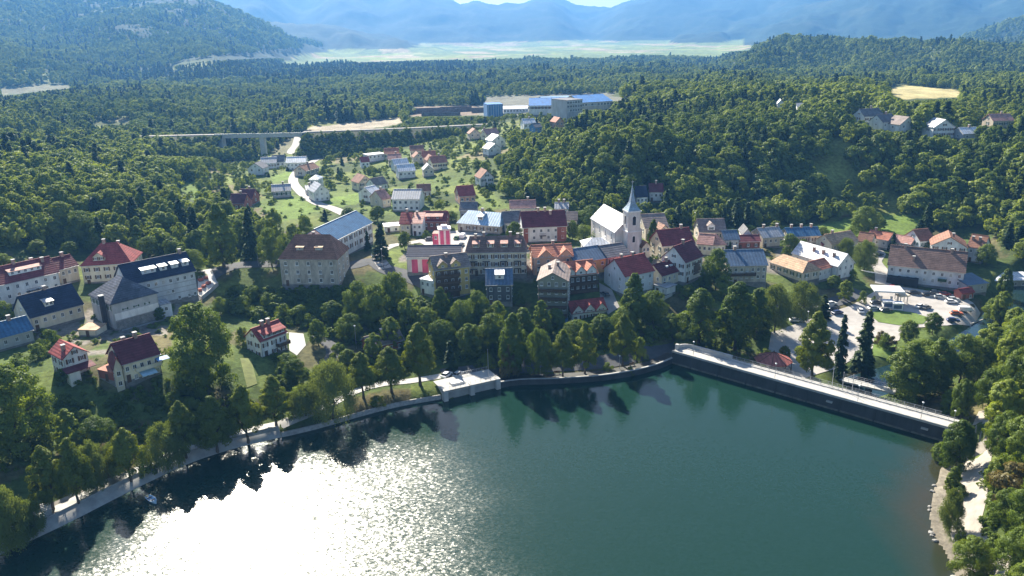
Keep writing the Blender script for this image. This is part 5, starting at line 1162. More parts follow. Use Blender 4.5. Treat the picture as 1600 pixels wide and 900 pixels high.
# ------------------------------------------------------------------ trees
BARK = mat('bark', (0.11, 0.085, 0.06), 0.95, 0.3, 2.0)
LM = dict(
 linden=leaf_mat('leaf_linden', (0.095, 0.135, 0.016), (0.21, 0.25, 0.028), 0.34),
 forest=leaf_mat('leaf_forest', (0.068, 0.118, 0.017), (0.175, 0.235, 0.032), 0.42),
 light=leaf_mat('leaf_light', (0.13, 0.19, 0.025), (0.25, 0.305, 0.045), 0.44),
 willow=leaf_mat('leaf_willow', (0.11, 0.155, 0.034), (0.18, 0.225, 0.055), 0.34),
 spruce=leaf_mat('leaf_spruce', (0.03, 0.06, 0.02), (0.07, 0.105, 0.03), 0.25),
 rust=leaf_mat('leaf_rust', (0.10, 0.085, 0.03), (0.16, 0.135, 0.042), 0.35),
)
def cards(P, Nrm, size, tint, aspect=1.0, rg=rng, droop=None):
    """small leaf sprays: one bent quad each, facing about Nrm"""
    n = len(P)
    a = rg.normal(size=(n, 3)); U = np.cross(Nrm, a)
    if droop is not None: U = droop
    U /= np.linalg.norm(U, axis=1)[:, None] + 1e-9
    V = np.cross(Nrm, U); V /= np.linalg.norm(V, axis=1)[:, None] + 1e-9
    s = size[:, None] * 0.5
    bend = Nrm * s * 0.35
    c = np.stack([P - U * s * aspect - bend, P + V * s * 0.75, P + U * s * aspect - bend, P - V * s * 0.75], 1).reshape(-1, 3)
    q = np.arange(4 * n).reshape(n, 4)
    return c, q, np.repeat(tint, 4)
def crown_mesh(name, seed, H0, H1, R, prof, n_clump, n_leaf, leaf, m, aspect=1.15, clump=0.30, fill=0.25, hang=0.0):
    rg = np.random.default_rng(seed)
    Hc = H1 - H0; C = []; Rr = []
    for i in range(n_clump):
        u = rg.random() ** 0.85; inner = rg.random() < fill
        r = R * prof(u) * (rg.random() ** 0.5 * 0.5 if inner else rg.uniform(0.62, 0.98)); a = rg.random() * 2 * math.pi
        C.append((r * math.cos(a), r * math.sin(a), H0 + Hc * u)); Rr.append(R * clump * rg.uniform(0.65, 1.25) * (0.45 + 0.55 * prof(u)))
    C.append((0, 0, H1 - R * clump * 0.4)); Rr.append(R * clump * 0.7)
    C = np.array(C); Rr = np.array(Rr)
    w_ = Rr ** 2; w_ /= w_.sum(); k = rg.choice(len(C), n_leaf, p=w_)
    d = rg.normal(size=(n_leaf, 3)); d[:, 2] += 0.25; d /= np.linalg.norm(d, axis=1)[:, None]
    rad = Rr[k] * rg.uniform(0.55, 1.12, n_leaf) ** 0.7
    P = C[k] + d * rad[:, None] * np.array([1, 1, 0.82])
    if hang: P[:, 2] -= hang * rg.random(n_leaf) ** 2
    out = P - np.array([0, 0, H0 + Hc * 0.42]); out /= np.linalg.norm(out, axis=1)[:, None]
    Nr = d * 0.75 + out * 0.6 + rg.normal(size=(n_leaf, 3)) * 0.24; Nr /= np.linalg.norm(Nr, axis=1)[:, None]
    ctint = rg.random(len(C))
    tint = np.clip(0.55 * ctint[k] + 0.45 * rg.random(n_leaf), 0, 1)
    dr = None
    if hang: dr = np.tile(np.array([[0, 0, 1.0]]), (n_leaf, 1)) + rg.normal(size=(n_leaf, 3)) * 0.25
    V, Q, T = cards(P, Nr, leaf * rg.uniform(0.6, 1.4, n_leaf), tint, aspect, rg, dr)
    return V, Q, T
def conifer_mesh(seed, H0, H1, R, n_leaf, leaf):
    rg = np.random.default_rng(seed)
    nb = 95; hb = rg.random(nb) ** 0.8; ab = rg.random(nb) * 2 * math.pi; lb = R * (1 - hb) ** 0.85 * rg.uniform(0.75, 1.1, nb) + 0.25
    wts = lb / lb.sum(); k = rg.choice(nb, n_leaf, p=wts)
    s = rg.random(n_leaf) ** 0.7; r = s * lb[k]
    z = H0 + (H1 - H0) * hb[k] - 0.32 * r + 0.1 * r * s
    a = ab[k] + rg.normal(size=n_leaf) * 0.16
    P = np.stack([r * np.cos(a), r * np.sin(a), z], 1) + rg.normal(size=(n_leaf, 3)) * 0.13
    rad = np.stack([np.cos(a), np.sin(a), -0.35 + 0 * a], 1)
    Nr = np.stack([np.cos(a) * 0.45, np.sin(a) * 0.45, 0.9 + 0 * a], 1) + rg.normal(size=(n_leaf, 3)) * 0.35; Nr /= np.linalg.norm(Nr, axis=1)[:, None]
    bt = rg.random(nb)
    return cards(P, Nr, leaf * rg.uniform(0.6, 1.35, n_leaf), np.clip(0.6 * bt[k] + 0.4 * rg.random(n_leaf), 0, 1), 1.5, rg, rad + rg.normal(size=(n_leaf, 3)) * 0.2)
def finish(name, V, Q, T, m):
    me = mesh_np(name, V, Q, m)
    at_ = me.attributes.new('tint', 'FLOAT', 'POINT'); at_.data.foreach_set('value', T.astype(np.float32)); return me
def trunk_mesh(seed, H, r, limbs=5, spread=2.2, base=0.35):
    rg = np.random.default_rng(seed); mb = MB()
    pts = [np.array([0, 0, -0.6])]; n = 5
    for i in range(1, n + 1): pts.append(np.array([rg.normal() * 0.12 * i * 0.5, rg.normal() * 0.12 * i * 0.5, H * i / n]))
    for i in range(n): mb.bar(pts[i], pts[i + 1], r * (1 - 0.15 * i) * (1.3 if i == 0 else 1), n=7, r2=r * (1 - 0.15 * (i + 1)))
    for j in range(limbs):
        i = 2 + j % 3; a = rg.random() * 6.28; p = pts[i]
        q = p + np.array([math.cos(a) * spread, math.sin(a) * spread, H * 0.3]); mb.bar(p, q, r * 0.45, n=5, r2=r * 0.12)
    return mb
egg = lambda u: max(0.08, math.sin(math.pi * min(1, (0.12 + 0.88 * u) ** 0.62)) ** 0.8) if u < 1 else 0.08
ball = lambda u: max(0.15, math.sqrt(max(0.02, 1 - (1.75 * u - 0.62) ** 2 / 1.3)))
column = lambda u: max(0.12, min(1.0, 1.25 * (1 - u) ** 0.55) * (0.75 + 0.25 * min(1, u * 5)))
low = lambda u: max(0.2, (1 - u ** 2.2) ** 0.6)
SPEC = {  # kind: (profile, crown base, R at height 1, clumps, leaves, leaf size/height, material)
 'linden': (egg, 0.24, 0.28, 140, 20000, 0.0205, 'linden', 0.25, 0),
 'round':  (ball, 0.10, 0.40, 160, 21000, 0.023, 'forest', 0.22, 0),
 'oak':    (ball, 0.02, 0.42, 180, 23000, 0.022, 'forest', 0.22, 0),
 'tall':   (column, 0.08, 0.26, 140, 20000, 0.021, 'forest', 0.26, 0),
 'willow': (ball, 0.14, 0.40, 120, 17000, 0.023, 'willow', 0.26, 0.12),
 'shrub':  (low, 0.02, 0.60, 44, 5000, 0.05, 'forest', 0.30, 0),
 'rust':   (low, 0.02, 0.55, 30, 1800, 0.075, 'rust', 0.36, 0),
 'roundlight': (ball, 0.10, 0.38, 120, 9000, 0.034, 'light', 0.23, 0),
 'talllight': (column, 0.08, 0.27, 110, 9000, 0.032, 'light', 0.26, 0),
 'spruce': (None, 0.08, 0.24, 0, 4200, 0.045, 'spruce', 0, 0),
}
TREE = {}      # kind -> list of (crown mesh, trunk mesh), built for height 10
for kd, (prof, hb, rr, ncl, nl, ls, mk, cl, hang) in SPEC.items():
    TREE[kd] = []
    for v in range(2 if kd in ('rust', 'oak', 'roundlight', 'talllight') else 4):
        sd_ = hash(kd) % 1000 if False else (sum(map(ord, kd)) * 13 + v * 101)
        if kd == 'spruce': V, Q, T = conifer_mesh(sd_, 0.6, 10.0, 2.1 + 0.3 * (v % 2), nl, 0.55)
        else: V, Q, T = crown_mesh(kd, sd_, hb * 10, 9.9 - cl * rr * 3, rr * 10 * (0.9 + 0.1 * v), prof, ncl, nl, ls * 10, LM[mk], clump=cl, hang=hang * 10)
        tm = trunk_mesh(sd_, 4.6 if kd not in ('shrub', 'rust') else 1.5, 0.26 if kd not in ('shrub', 'rust') else 0.12, 6, rr * 5) if kd != 'spruce' else MB().bar((0, 0, -0.6), (0, 0, 9.2), 0.2, n=7, r2=0.03)
        TREE[kd].append((finish('crown', V, Q, T, LM[mk]), tm.mesh('trunk', BARK)))
NTREE = [0]
PLACED = []    # (x, y, kind, px, zone)
def tree(kind, p, H, label, cat='tree', group=None, wide=1.0, rot=None, v=None):
    i = NTREE[0]; NTREE[0] += 1
    lst = TREE[kind]; cm, tm = lst[(i * 7 // 3) % len(lst) if v is None else v]
    s = H / 10.0
    nm = {'linden': 'linden_tree', 'oak': 'broadleaf_tree', 'round': 'broadleaf_tree', 'tall': 'broadleaf_tree', 'willow': 'willow_tree', 'shrub': 'shrub', 'rust': 'shrub', 'spruce': 'spruce_tree', 'roundlight': 'broadleaf_tree', 'talllight': 'broadleaf_tree'}[kind]
    root = link(nm, None, loc=(p[0], p[1], p[2] - 0.05)); root.rotation_euler = (0, 0, rot if rot is not None else (i * 2.399) % 6.283); root.scale = (s * wide, s * wide, s)
    link('trunk', tm, root); link('crown', cm, root)
    tag(root, label, 'shrub' if kind in ('shrub', 'rust') else cat, group)
    return root
def m_per_px(p): return float(np.dot(np.array([p[0], p[1], p[2] - CAMZ]), cf)) / F
def tree_px(kind, bx, by, ty, label, group=None, wpx=None, zone=None):
    p = at(bx, by); s = m_per_px(p); H = (by - ty) * s / 0.93
    wide = 1.0
    if wpx: wide = wpx * s / (H * SPEC[kind][2] * 2.35)
    return tree(kind, p, H, label, group=group, wide=min(max(wide, 0.5), 2.4))
for _k in ('round', 'tall'): TREE[_k] = TREE[_k] + TREE[_k + 'light'][:1]
ORD = 'first second third fourth fifth sixth seventh eighth ninth tenth eleventh twelfth thirteenth fourteenth fifteenth sixteenth seventeenth eighteenth nineteenth twentieth'.split()
def ordn(k):
    if k < 20: return ORD[k]
    t, o = divmod(k + 1, 10)
    return {2: 'twentieth', 3: 'thirtieth', 4: 'fortieth', 5: 'fiftieth'}[t] if o == 0 else {2: 'twenty-', 3: 'thirty-', 4: 'forty-', 5: 'fifty-'}[t] + ORD[o - 1]
ZN = {}
def zone(name, group, phrase, items):
    """items: (kind, base x, base y, top y, width px, adjective); labels count from the left along the zone"""
    items = sorted(items, key=lambda t: t[1])
    for k, it in enumerate(items):
        kd, bx, by, ty, wpx, adj = it
        what = {'linden': 'linden', 'oak': 'spreading tree', 'round': 'round tree', 'tall': 'tall tree', 'willow': 'pale willow', 'shrub': 'shrub', 'rust': 'rusty shrub', 'spruce': 'spruce', 'roundlight': 'light round tree', 'talllight': 'light tall tree'}[kd]
        tree_px(kd, bx, by, ty, '%s %s, %s from the left %s' % (adj, what, ordn(k), phrase), group, wpx)
zone('shore_left', 'trees along the left promenade', 'along the left promenade', [
 ('willow',18,862,752,80,'pale green'),('willow',52,842,775,48,'small yellow-green'),('linden',84,800,690,72,'dark'),('linden',124,792,680,58,'dark pointed'),('willow',152,765,683,50,'yellow-green'),
 ('linden',205,755,664,60,'upright'),('willow',262,735,656,62,'light'),('linden',292,722,622,66,'bushy'),('linden',340,708,616,64,'dense'),('linden',388,694,598,62,'dense dark'),('linden',432,668,584,66,'broad'),
 ('shrub',232,742,712,34,'grey-green'),('willow',180,742,690,34,'thin')])
zone('shore_mid', 'trees on the bank left of the weir', 'on the bank left of the weir', [
 ('willow',522,655,562,70,'large feathery'),('linden',568,622,548,56,'pointed'),('linden',612,612,540,58,'pointed'),('linden',657,602,503,66,'largest pointed'),('spruce',704,578,533,26,'small brown-green'),('shrub',470,640,605,60,'pale'),('shrub',590,632,618,30,'low'),('willow',478,650,600,60,'grey-green')])
zone('shore_right', 'trees between the weir and the dam', 'between the weir and the dam', [
 ('tall',802,588,488,52,'brownish thin'),('rust',796,590,540,30,'brown'),('round',841,588,512,44,'bright'),('linden',880,592,514,46,'yellow-green'),('linden',914,588,503,48,'dense'),('linden',973,574,490,50,'dense upright'),('shrub',1000,560,526,28,'pale'),('shrub',870,560,540,26,'dark'),('shrub',950,580,566,18,'tiny'),('shrub',985,585,572,14,'tiny')])
zone('slope_l', 'trees on the meadow below the left houses', 'below the left houses', [
 ('oak',322,604,474,128,'huge'),('oak',30,700,566,140,'huge shaded'),('tall',112,705,635,50,'shaded'),('shrub',80,545,515,36,'pale'),('shrub',60,560,535,40,'grey-green'),('shrub',30,600,560,50,'dark'),('shrub',100,600,575,36,'dark'),
 ('round',345,492,464,24,'small bright'),('shrub',285,600,575,30,'low'),('shrub',275,640,610,40,'dark'),('shrub',130,660,640,34,'tangled'),('round',250,500,480,20,'tiny'),('shrub',380,540,510,30,'yellowish'),('round',155,700,650,60,'shaded'),('shrub',300,650,620,40,'pale')])
zone('slope_c', 'trees on the steep slope below the old stone house', 'below the old stone house', [
 ('shrub',395,470,446,40,'pale brown'),('shrub',382,486,462,34,'dark'),('shrub',420,482,458,34,'grey-green'),('round',498,540,498,32,'young'),('shrub',445,500,475,40,'dark'),('shrub',470,505,478,44,'grey-green'),('round',520,505,470,44,'dark'),('round',562,502,440,52,'dark'),('round',590,512,445,56,'dark leafy'),('round',618,495,425,56,'tall leafy'),('round',640,525,466,50,'dark'),('round',548,530,490,44,'leafy'),('round',612,545,495,44,'leafy'),
 ('round',668,530,480,50,'leafy'),('shrub',450,575,552,40,'bright'),('round',462,600,560,44,'bright'),('shrub',500,600,570,40,'bright'),('round',545,580,545,40,'green'),('shrub',440,540,520,24,'dark'),('round',585,560,520,40,'dark'),('shrub',530,560,535,34,'grey'),('shrub',560,575,552,34,'green')])
zone('slope_r', 'trees on the slope below the guest house and hotel', 'below the guest house and hotel', [
 ('tall',690,510,448,36,'dark'),('round',722,528,470,46,'bright'),('round',746,515,455,46,'dark'),('round',690,548,500,48,'dark'),('round',735,560,505,56,'dark'),('round',770,548,490,56,'dark'),('round',778,520,470,40,'grey-green'),('tall',818,540,480,48,'leafy'),('tall',846,530,468,40,'grey-green'),('round',868,520,482,36,'grey'),('round',940,530,492,46,'dark'),
 ('round',800,560,505,50,'dark'),('round',900,545,500,50,'dark'),('round',655,560,520,44,'dark'),('shrub',760,575,552,36,'dark'),('shrub',700,470,452,22,'green'),('shrub',810,475,455,26,'dark'),('round',975,520,480,40,'dark')])
zone('dam_trees', 'large trees above the left end of the dam', 'above the left end of the dam', [
 ('tall',990,512,428,56,'large dark'),('round',1020,505,455,46,'dark'),('tall',1092,540,452,66,'large'),('tall',1148,548,440,72,'largest'),('tall',1180,530,450,50,'dark'),('round',1050,530,490,44,'shaded'),('willow',1210,520,444,52,'yellow-green'),('willow',1252,502,440,56,'yellow-green'),('round',1118,455,390,44,'tall green'),('tall',1105,450,410,36,'green'),('round',1130,470,430,44,'green'),('shrub',1075,465,445,30,'grey-green'),('round',1190,480,450,30,'small'),('round',1070,545,510,40,'shaded'),('shrub',1160,575,552,34,'low'),('shrub',1195,560,545,24,'low'),('round',1225,565,540,24,'shaded')])
zone('park', 'trees in the park behind the dam', 'in the park behind the dam', [
 ('linden',1268,598,486,70,'big dense'),('spruce',1310,592,494,28,'thin feathery'),('spruce',1346,590,488,50,'dark'),('tall',1418,628,532,78,'huge dense'),('tall',1460,612,528,62,'big'),('round',1498,604,522,66,'dark'),('round',1530,590,530,56,'dark'),('round',1420,532,500,34,'dark round'),('round',1456,522,488,36,'round'),('shrub',1382,545,520,22,'reddish'),('rust',1375,538,515,22,'red-brown'),('rust',1392,545,525,24,'dark red'),('round',1440,580,530,50,'dark'),('round',1484,650,605,40,'shaded'),('round',1500,660,590,44,'light'),('shrub',1347,474,454,14,'dark'),('spruce',1285,500,462,30,'shaded'),('round',1320,470,438,30,'green'),('round',1302,452,430,28,'green'),
 ('round',1560,512,455,40,'green'),('tall',1567,470,420,28,'column-like'),('round',1550,504,466,34,'light'),('round',1580,540,480,50,'dark'),('round',1545,560,505,60,'dark')])
zone('bank_r', 'trees on the right bank beside the gravel path', 'beside the right bank path', [
 ('round',1492,738,652,66,'bushy'),('round',1470,722,690,34,'light'),('tall',1486,775,725,28,'thin'),('willow',1482,832,758,36,'yellow-green slender'),('shrub',1500,850,820,22,'dark'),('round',1514,905,834,64,'bushy'),('round',1562,690,590,80,'broad'),('round',1590,640,540,80,'broad'),('round',1600,740,640,90,'broad bright'),('rust',1580,780,720,80,'rust-tinged'),('round',1572,830,760,60,'green'),('round',1610,840,740,80,'green'),('round',1552,770,712,44,'green'),('round',1590,900,820,70,'bright'),('round',1640,900,780,90,'bright'),('round',1650,780,650,100,'broad'),('round',1640,660,540,90,'broad'),('shrub',1545,872,845,36,'low'),('round',1545,640,575,52,'bright'),('shrub',1500,780,755,24,'low'),('shrub',1490,800,780,20,'low'),('round',1570,600,520,60,'bright'),('round',1600,570,490,70,'green'),('round',1600,960,870,80,'bright'),('shrub',1560,930,895,50,'pale'),('round',1630,590,500,80,'green'),('round',1568,720,640,64,'green')])
zone('town_l', 'trees above the main street on the left', 'above the main street on the left', [
 ('tall',350,418,322,62,'dark giant'),('spruce',394,405,330,34,'dark'),('round',432,392,328,44,'dark'),('round',425,416,358,44,'round'),('round',480,378,338,26,'olive'),('spruce',596,405,350,32,'dark'),('round',633,390,362,26,'round'),('spruce',575,392,362,16,'small'),('round',460,385,350,34,'olive'),('spruce',508,345,328,14,'small'),('round',300,425,390,40,'bright'),('round',270,402,372,36,'bright'),('round',235,402,370,36,'yellowish'),('spruce',228,395,365,20,'dark'),('round',445,400,372,30,'olive'),('round',378,390,345,36,'green'),('shrub',650,395,380,22,'low'),('round',590,345,322,30,'green'),('round',545,345,325,28,'small'),('round',310,400,360,40,'green'),('shrub',310,432,420,26,'bright'),('spruce',697,350,338,16,'small'),('round',680,355,344,12,'tiny'),('shrub',665,372,360,20,'green'),('round',706,345,330,20,'small'),('round',10,445,398,50,'dark'),('shrub',5,500,470,34,'dark'),('round',150,392,370,34,'green'),('round',110,400,378,30,'green'),('round',60,398,375,36,'green')])
zone('town_c', 'trees among the houses around the church', 'among the houses around the church', [
 ('round',805,382,347,30,'round olive'),('round',986,398,364,26,'round'),('tall',1020,388,344,24,'olive'),('oak',926,360,322,52,'broad'),('round',905,352,330,30,'green'),('round',912,372,352,30,'bright'),('round',938,378,356,26,'bright'),('tall',1090,365,324,22,'light'),('round',1232,402,366,34,'round dark'),('round',1252,398,374,24,'round light'),('oak',1350,372,324,56,'big'),('round',1375,358,340,26,'green'),('willow',1350,422,376,40,'pale'),('willow',1322,402,372,26,'pale'),('spruce',1446,368,320,26,'dark'),('willow',1450,398,378,30,'yellow-green'),('spruce',1394,392,364,14,'thin'),('spruce',1140,392,378,10,'small'),('spruce',1435,378,345,30,'dark'),('shrub',1146,372,358,30,'bright'),('shrub',1172,364,352,30,'green'),('round',1212,360,345,24,'grey-green'),('round',1245,352,336,24,'grey-green'),('round',895,375,345,20,'dark'),('round',1540,415,382,30,'dark'),('round',1525,408,388,26,'grey'),('round',1285,372,355,22,'autumn'),('shrub',1290,428,414,12,'small'),('shrub',1330,436,420,24,'dark'),('round',765,345,325,24,'green'),('round',850,345,330,20,'olive'),('tall',895,335,315,18,'dark'),('round',1070,350,330,24,'bright'),('shrub',960,395,382,18,'low'),('shrub',1365,470,462,10,'tiny')])

# ---- forest: every wooded slope; the nearest crowns are single trees, the rest one mass
def open_ground(px, py, D, x, y):
    m = inside(px, py, TOWN) & (D < 520)
    for z in EMBANK: m |= inside(px, py, z) & (D < VD + 40)
    for z in [DIRT, LOGYARD, INDUSTRY, FIELD_R, MEADOW] + SMALL: m |= inside(px, py, z)
    m |= inside(px, py, PLAIN) & (D > 1400) & (rng.random(len(px)) > 0.02)
    return m
NEARPROT = list(EMBANK) + [[(340,203),(482,201),(482,246),(345,252)]]
PROT = [DIRT, LOGYARD, FIELD_R, MEADOW, PLAIN, [(825,150),(960,146),(960,168),(755,178),(755,160)], [(520,330),(488,318),(462,298),(452,282),(462,262),(486,250),(500,244),(508,248),(474,266),(464,282),(474,296),(496,310),(535,324)]] + SMALL
def limit_heights(X, Y, Z, H, D, px):
    """keep the forest low where the photograph sees over it"""
    lim = np.ones(len(X)); blocked = np.zeros(len(X), bool)
    for f in (0.2, 0.35, 0.5, 0.65, 0.8, 1.0):
        qx, qy = proj(X, Y, Z + H * f); hit = np.zeros(len(X), bool)
        for z in PROT: hit |= inside(qx, qy, z)
        for z in NEARPROT: hit |= inside(qx, qy, z) & (D < VD + 10)
        for x0, x1, y0, y1, dd, *_ in HB:
            hit |= (D < dd + 2) & (qx > x0 - 3) & (qx < x1 + 3) & (qy > y0 - 2) & (qy < y0 + (y1 - y0) * 0.72)
        new = hit & ~blocked; lim[new] = max(f - 0.15, 0.0); blocked |= hit
    return H * lim
VROAD = np.array([at(x, y)[:2] for x, y in [(560,345),(522,327),(492,316),(468,298),(458,282),(468,264),(490,252),(500,246),(482,240),(455,239),(462,226),(466,212)]])
pts = []
for d0, d1, s, big_ in ((285, 700, 5.7, 0.95), (700, 1300, 6.8, 0.92), (1300, 2600, 11.0, 1.15), (2600, 3900, 20, 1.8)):
    ys = np.arange(d0 * 0.7, d1, s); xs = np.arange(-0.80 * d1, 0.80 * d1, s)
    X, Y = np.meshgrid(xs, ys); X = X.ravel() + rng.uniform(-.45, .45, X.size) * s; Y = Y.ravel() + rng.uniform(-.45, .45, Y.size) * s
    D = np.hypot(X, Y); m = (D >= d0) & (D < d1) & (np.abs(X) < 0.74 * Y + 20)
    X, Y, D = X[m], Y[m], D[m]; Z = hgt(X, Y); px, py = proj(X, Y, Z)
    keep = ~open_ground(px, py, D, X, Y)
    val = inside(px, py, VALLEY) & (D < 1200); keep &= ~val | (rng.random(len(X)) < 0.34)
    ht = inside(px, py, HILLTOP) | inside(px, py, SETTLE); keep &= ~ht | (rng.random(len(X)) < np.where(D > 900, 0.8, 0.5))
    dh = np.full(len(X), 1e9)
    for *_, hx, hy, hr in HB: dh = np.minimum(dh, np.hypot(X - hx, Y - hy) - hr)
    keep &= dh > 2.5
    dv, _ = seg_dist(X, Y, VROAD); keep &= dv > 7
    d1_, _ = seg_dist(X, Y, np.array(EMB1[0])); d2_, _ = seg_dist(X, Y, np.array(EMB2[0])); keep &= (d1_ > 9) & (d2_ > 9)
    keep &= ~((D > 2300) & (Z < 16)) & ~((D > 2600) & (Z < 30))
    keep &= (vnoise(X, Y, 45, 41) > np.where((px < 700) & (py > 120), 0.31, 0.17)) | (rng.random(len(X)) < 0.22)
    X, Y, Z, D = X[keep], Y[keep], Z[keep], D[keep]; px, py = px[keep], py[keep]; val = val[keep]
    n = len(X); cl = vnoise(X, Y, 70, 51)
    con = rng.random(n) < np.where(cl > 0.70, 0.40, 0.04)
    band = inside(px, py, [(120,118),(300,100),(700,97),(760,118),(500,128),(200,135)]); con |= band & (rng.random(n) < 0.7)
    H = rng.uniform(7.5, 13.5, n) * big_ * np.where(con, 1.15, 1.0) * np.where(val, 0.62, 1.0) * (0.6 + 0.75 * vnoise(X, Y, 60, 61))
    lightp = (0.6 * vnoise(X, Y, 110, 81) + 0.4 * vnoise(X, Y, 28, 82) + rng.uniform(-.12, .12, n)) > 0.41
    kind = np.where(con, 2, (rng.random(n) < 0.5).astype(int) + 3 * lightp)
    H = limit_heights(X, Y, Z, H, D, px)
    g_ = H > 1.5
    pts.append(np.column_stack([X, Y, Z, H, kind, px, py, D, val])[g_])
# woods on the banks just outside the frame
X = rng.uniform(-260, 300, 5200); Y = rng.uniform(60, 420, 5200); D = np.hypot(X, Y); Z = hgt(X, Y); px, py = proj(X, Y, Z)
dl, _ = seg_dist(X, Y, np.vstack([LAKE, LAKE[:1]]))
k_ = ((px > 1640) | ((px < -40) & (py > 560))) & (Y > 45) & ~inside(X, Y, LAKE) & (dl > 9) & (np.abs(X) < 1.02 * Y) & (Z > 0.8) & (rng.random(len(X)) < 0.55)
pts.append(np.column_stack([X, Y, Z, rng.uniform(8, 14, len(X)), rng.integers(0, 2, len(X)) + 3 * (rng.random(len(X)) < 0.4), px, py, D, np.zeros(len(X))])[k_])
P = np.vstack(pts)
inframe = (P[:, 5] > -10) & (P[:, 5] < 1610) & (P[:, 6] > 0)
order = np.argsort(P[:, 7] / P[:, 3] + np.where(inframe, 0, 1e6))
NEAR_N = 95
near, rest = P[order[:NEAR_N]], P[order[NEAR_N:]]
near = near[np.argsort(near[:, 5])]
WOODS = [(0, 480, 'in the left woods', 'nearest trees of the left woods'), (480, 800, 'among the valley village gardens', 'trees among the village gardens'), (800, 1190, 'on the hill behind the church', 'nearest trees of the hill behind the church'), (1190, 1700, 'at the wood edge behind the meadow', 'nearest trees behind the meadow')]
cnt = {}
for r_ in near:
    x, y, z, H, kd, px, py, D, vl = r_
    for a_, b_, ph, gp in WOODS:
        if a_ - 300 * (a_ == 0) <= px < b_: break
    kname = ['round', 'tall', 'spruce', 'roundlight', 'talllight'][int(kd)]; what = ['round green tree', 'tall green tree', 'dark spruce', 'round yellow-green tree', 'tall yellow-green tree'][int(kd)]
    k = cnt.get((ph, kd), 0); cnt[(ph, kd)] = k + 1
    tree(kname, (x, y, z), H, '%s, %s such from the left %s' % (what, ordn(k), ph), group=gp)
# the rest as one mass
fcol = bpy.data.collections.new('forest_prototypes')
protos = []
for kd in ('round', 'tall', 'spruce', 'roundlight', 'talllight'):
    for v in range(3):
        rgv = 900 + v * 17 + len(kd)
        if kd == 'spruce': V, Q, T = conifer_mesh(rgv, 0.5, 10, 2.2, 900, 1.1)
        else:
            prof, hb, rr, ncl, nl, ls, mk, cl, hang = SPEC[kd]
            V, Q, T = crown_mesh(kd, rgv, 1.2, 9.0, rr * 10 * 1.05, prof, 34, 1300, 0.72, LM[mk], clump=0.34)
        o = bpy.data.objects.new('proto_%d' % len(protos), finish('crown', V, Q, T, LM[SPEC[kd][6]])); fcol.objects.link(o); protos.append(o)
vid = (rest[:, 4] * 3 + rng.integers(0, 3, len(rest))).astype(np.int32)
fm = bpy.data.meshes.new('forest'); fm.vertices.add(len(rest)); fm.vertices.foreach_set('co', rest[:, :3].astype(np.float32).ravel())
a_ = fm.attributes.new('variant', 'INT', 'POINT'); a_.data.foreach_set('value', vid)
sz = rest[:, 3] / 10; wv_ = np.maximum(sz, 0.5) * rng.uniform(0.9, 1.25, len(sz))
a_ = fm.attributes.new('size', 'FLOAT_VECTOR', 'POINT'); a_.data.foreach_set('vector', np.column_stack([wv_, wv_, sz]).astype(np.float32).ravel())
a_ = fm.attributes.new('turn', 'FLOAT_VECTOR', 'POINT'); a_.data.foreach_set('vector', np.column_stack([rng.normal(0, .04, len(sz)), rng.normal(0, .04, len(sz)), rng.uniform(0, 6.28, len(sz))]).astype(np.float32).ravel())
forest = link('forest', fm); tag(forest, 'dense mixed forest covering the hills behind the town', 'forest', kind='stuff')
def scatter(o, coll, name):
    ng = bpy.data.node_groups.new(name, 'GeometryNodeTree')
    ng.interface.new_socket('Geometry', in_out='INPUT', socket_type='NodeSocketGeometry'); ng.interface.new_socket('Geometry', in_out='OUTPUT', socket_type='NodeSocketGeometry')
    N = ng.nodes; L = ng.links
    gi, go = N.new('NodeGroupInput'), N.new('NodeGroupOutput'); ip = N.new('GeometryNodeInstanceOnPoints'); ci = N.new('GeometryNodeCollectionInfo')
    ci.inputs['Collection'].default_value = coll; ci.inputs['Separate Children'].default_value = True; ci.inputs['Reset Children'].default_value = True
    def na(nm, dt):
        n = N.new('GeometryNodeInputNamedAttribute'); n.data_type = dt; n.inputs['Name'].default_value = nm; return n.outputs['Attribute']
    L.new(gi.outputs[0], ip.inputs['Points']); L.new(ci.outputs[0], ip.inputs['Instance']); ip.inputs['Pick Instance'].default_value = True
    L.new(na('variant', 'INT'), ip.inputs['Instance Index']); L.new(na('size', 'FLOAT_VECTOR'), ip.inputs['Scale'])
    er = N.new('FunctionNodeEulerToRotation'); L.new(na('turn', 'FLOAT_VECTOR'), er.inputs[0]); L.new(er.outputs[0], ip.inputs['Rotation'])
    L.new(ip.outputs[0], go.inputs[0])
    md = o.modifiers.new(name, 'NODES'); md.node_group = ng
scatter(forest, fcol, 'forest_scatter')
# scrub on the embankments and ground cover on the steep slopes (uncountable)
sp_ = []
for top, tz in (EMB1, EMB2):
    for i in range(len(top) - 1):
        a = np.array([*top[i], tz[i]]); b = np.array([*top[i + 1], tz[i + 1]]); L_ = np.linalg.norm(b - a)
        for k in range(int(L_ * 6)):
            t = rng.random(); q = a + (b - a) * t; dd = rng.random() ** 0.7 * 14
            sp_.append((q[0], q[1] - 4.5 - dd * 1.5, q[2] - dd - 0.3, rng.uniform(1.2, 3.6)))
def bank_scrub(poly, n, h0, h1):
    xs = [p[0] for p in poly]; ys = [p[1] for p in poly]; c = 0
    while c < n:
        x, y = rng.uniform(min(xs), max(xs)), rng.uniform(min(ys), max(ys))
        if inside(np.array([x]), np.array([y]), poly)[0]:
            p = at(x, y); sp_.append((p[0], p[1], p[2] - 0.2, rng.uniform(h0, h1))); c += 1
bank_scrub([(360,455),(430,455),(560,455),(640,460),(700,490),(840,500),(900,510),(1000,515),(1050,525),(1000,545),(900,550),(700,565),(560,540),(480,515),(400,500),(350,490)], 900, 1.4, 3.8)
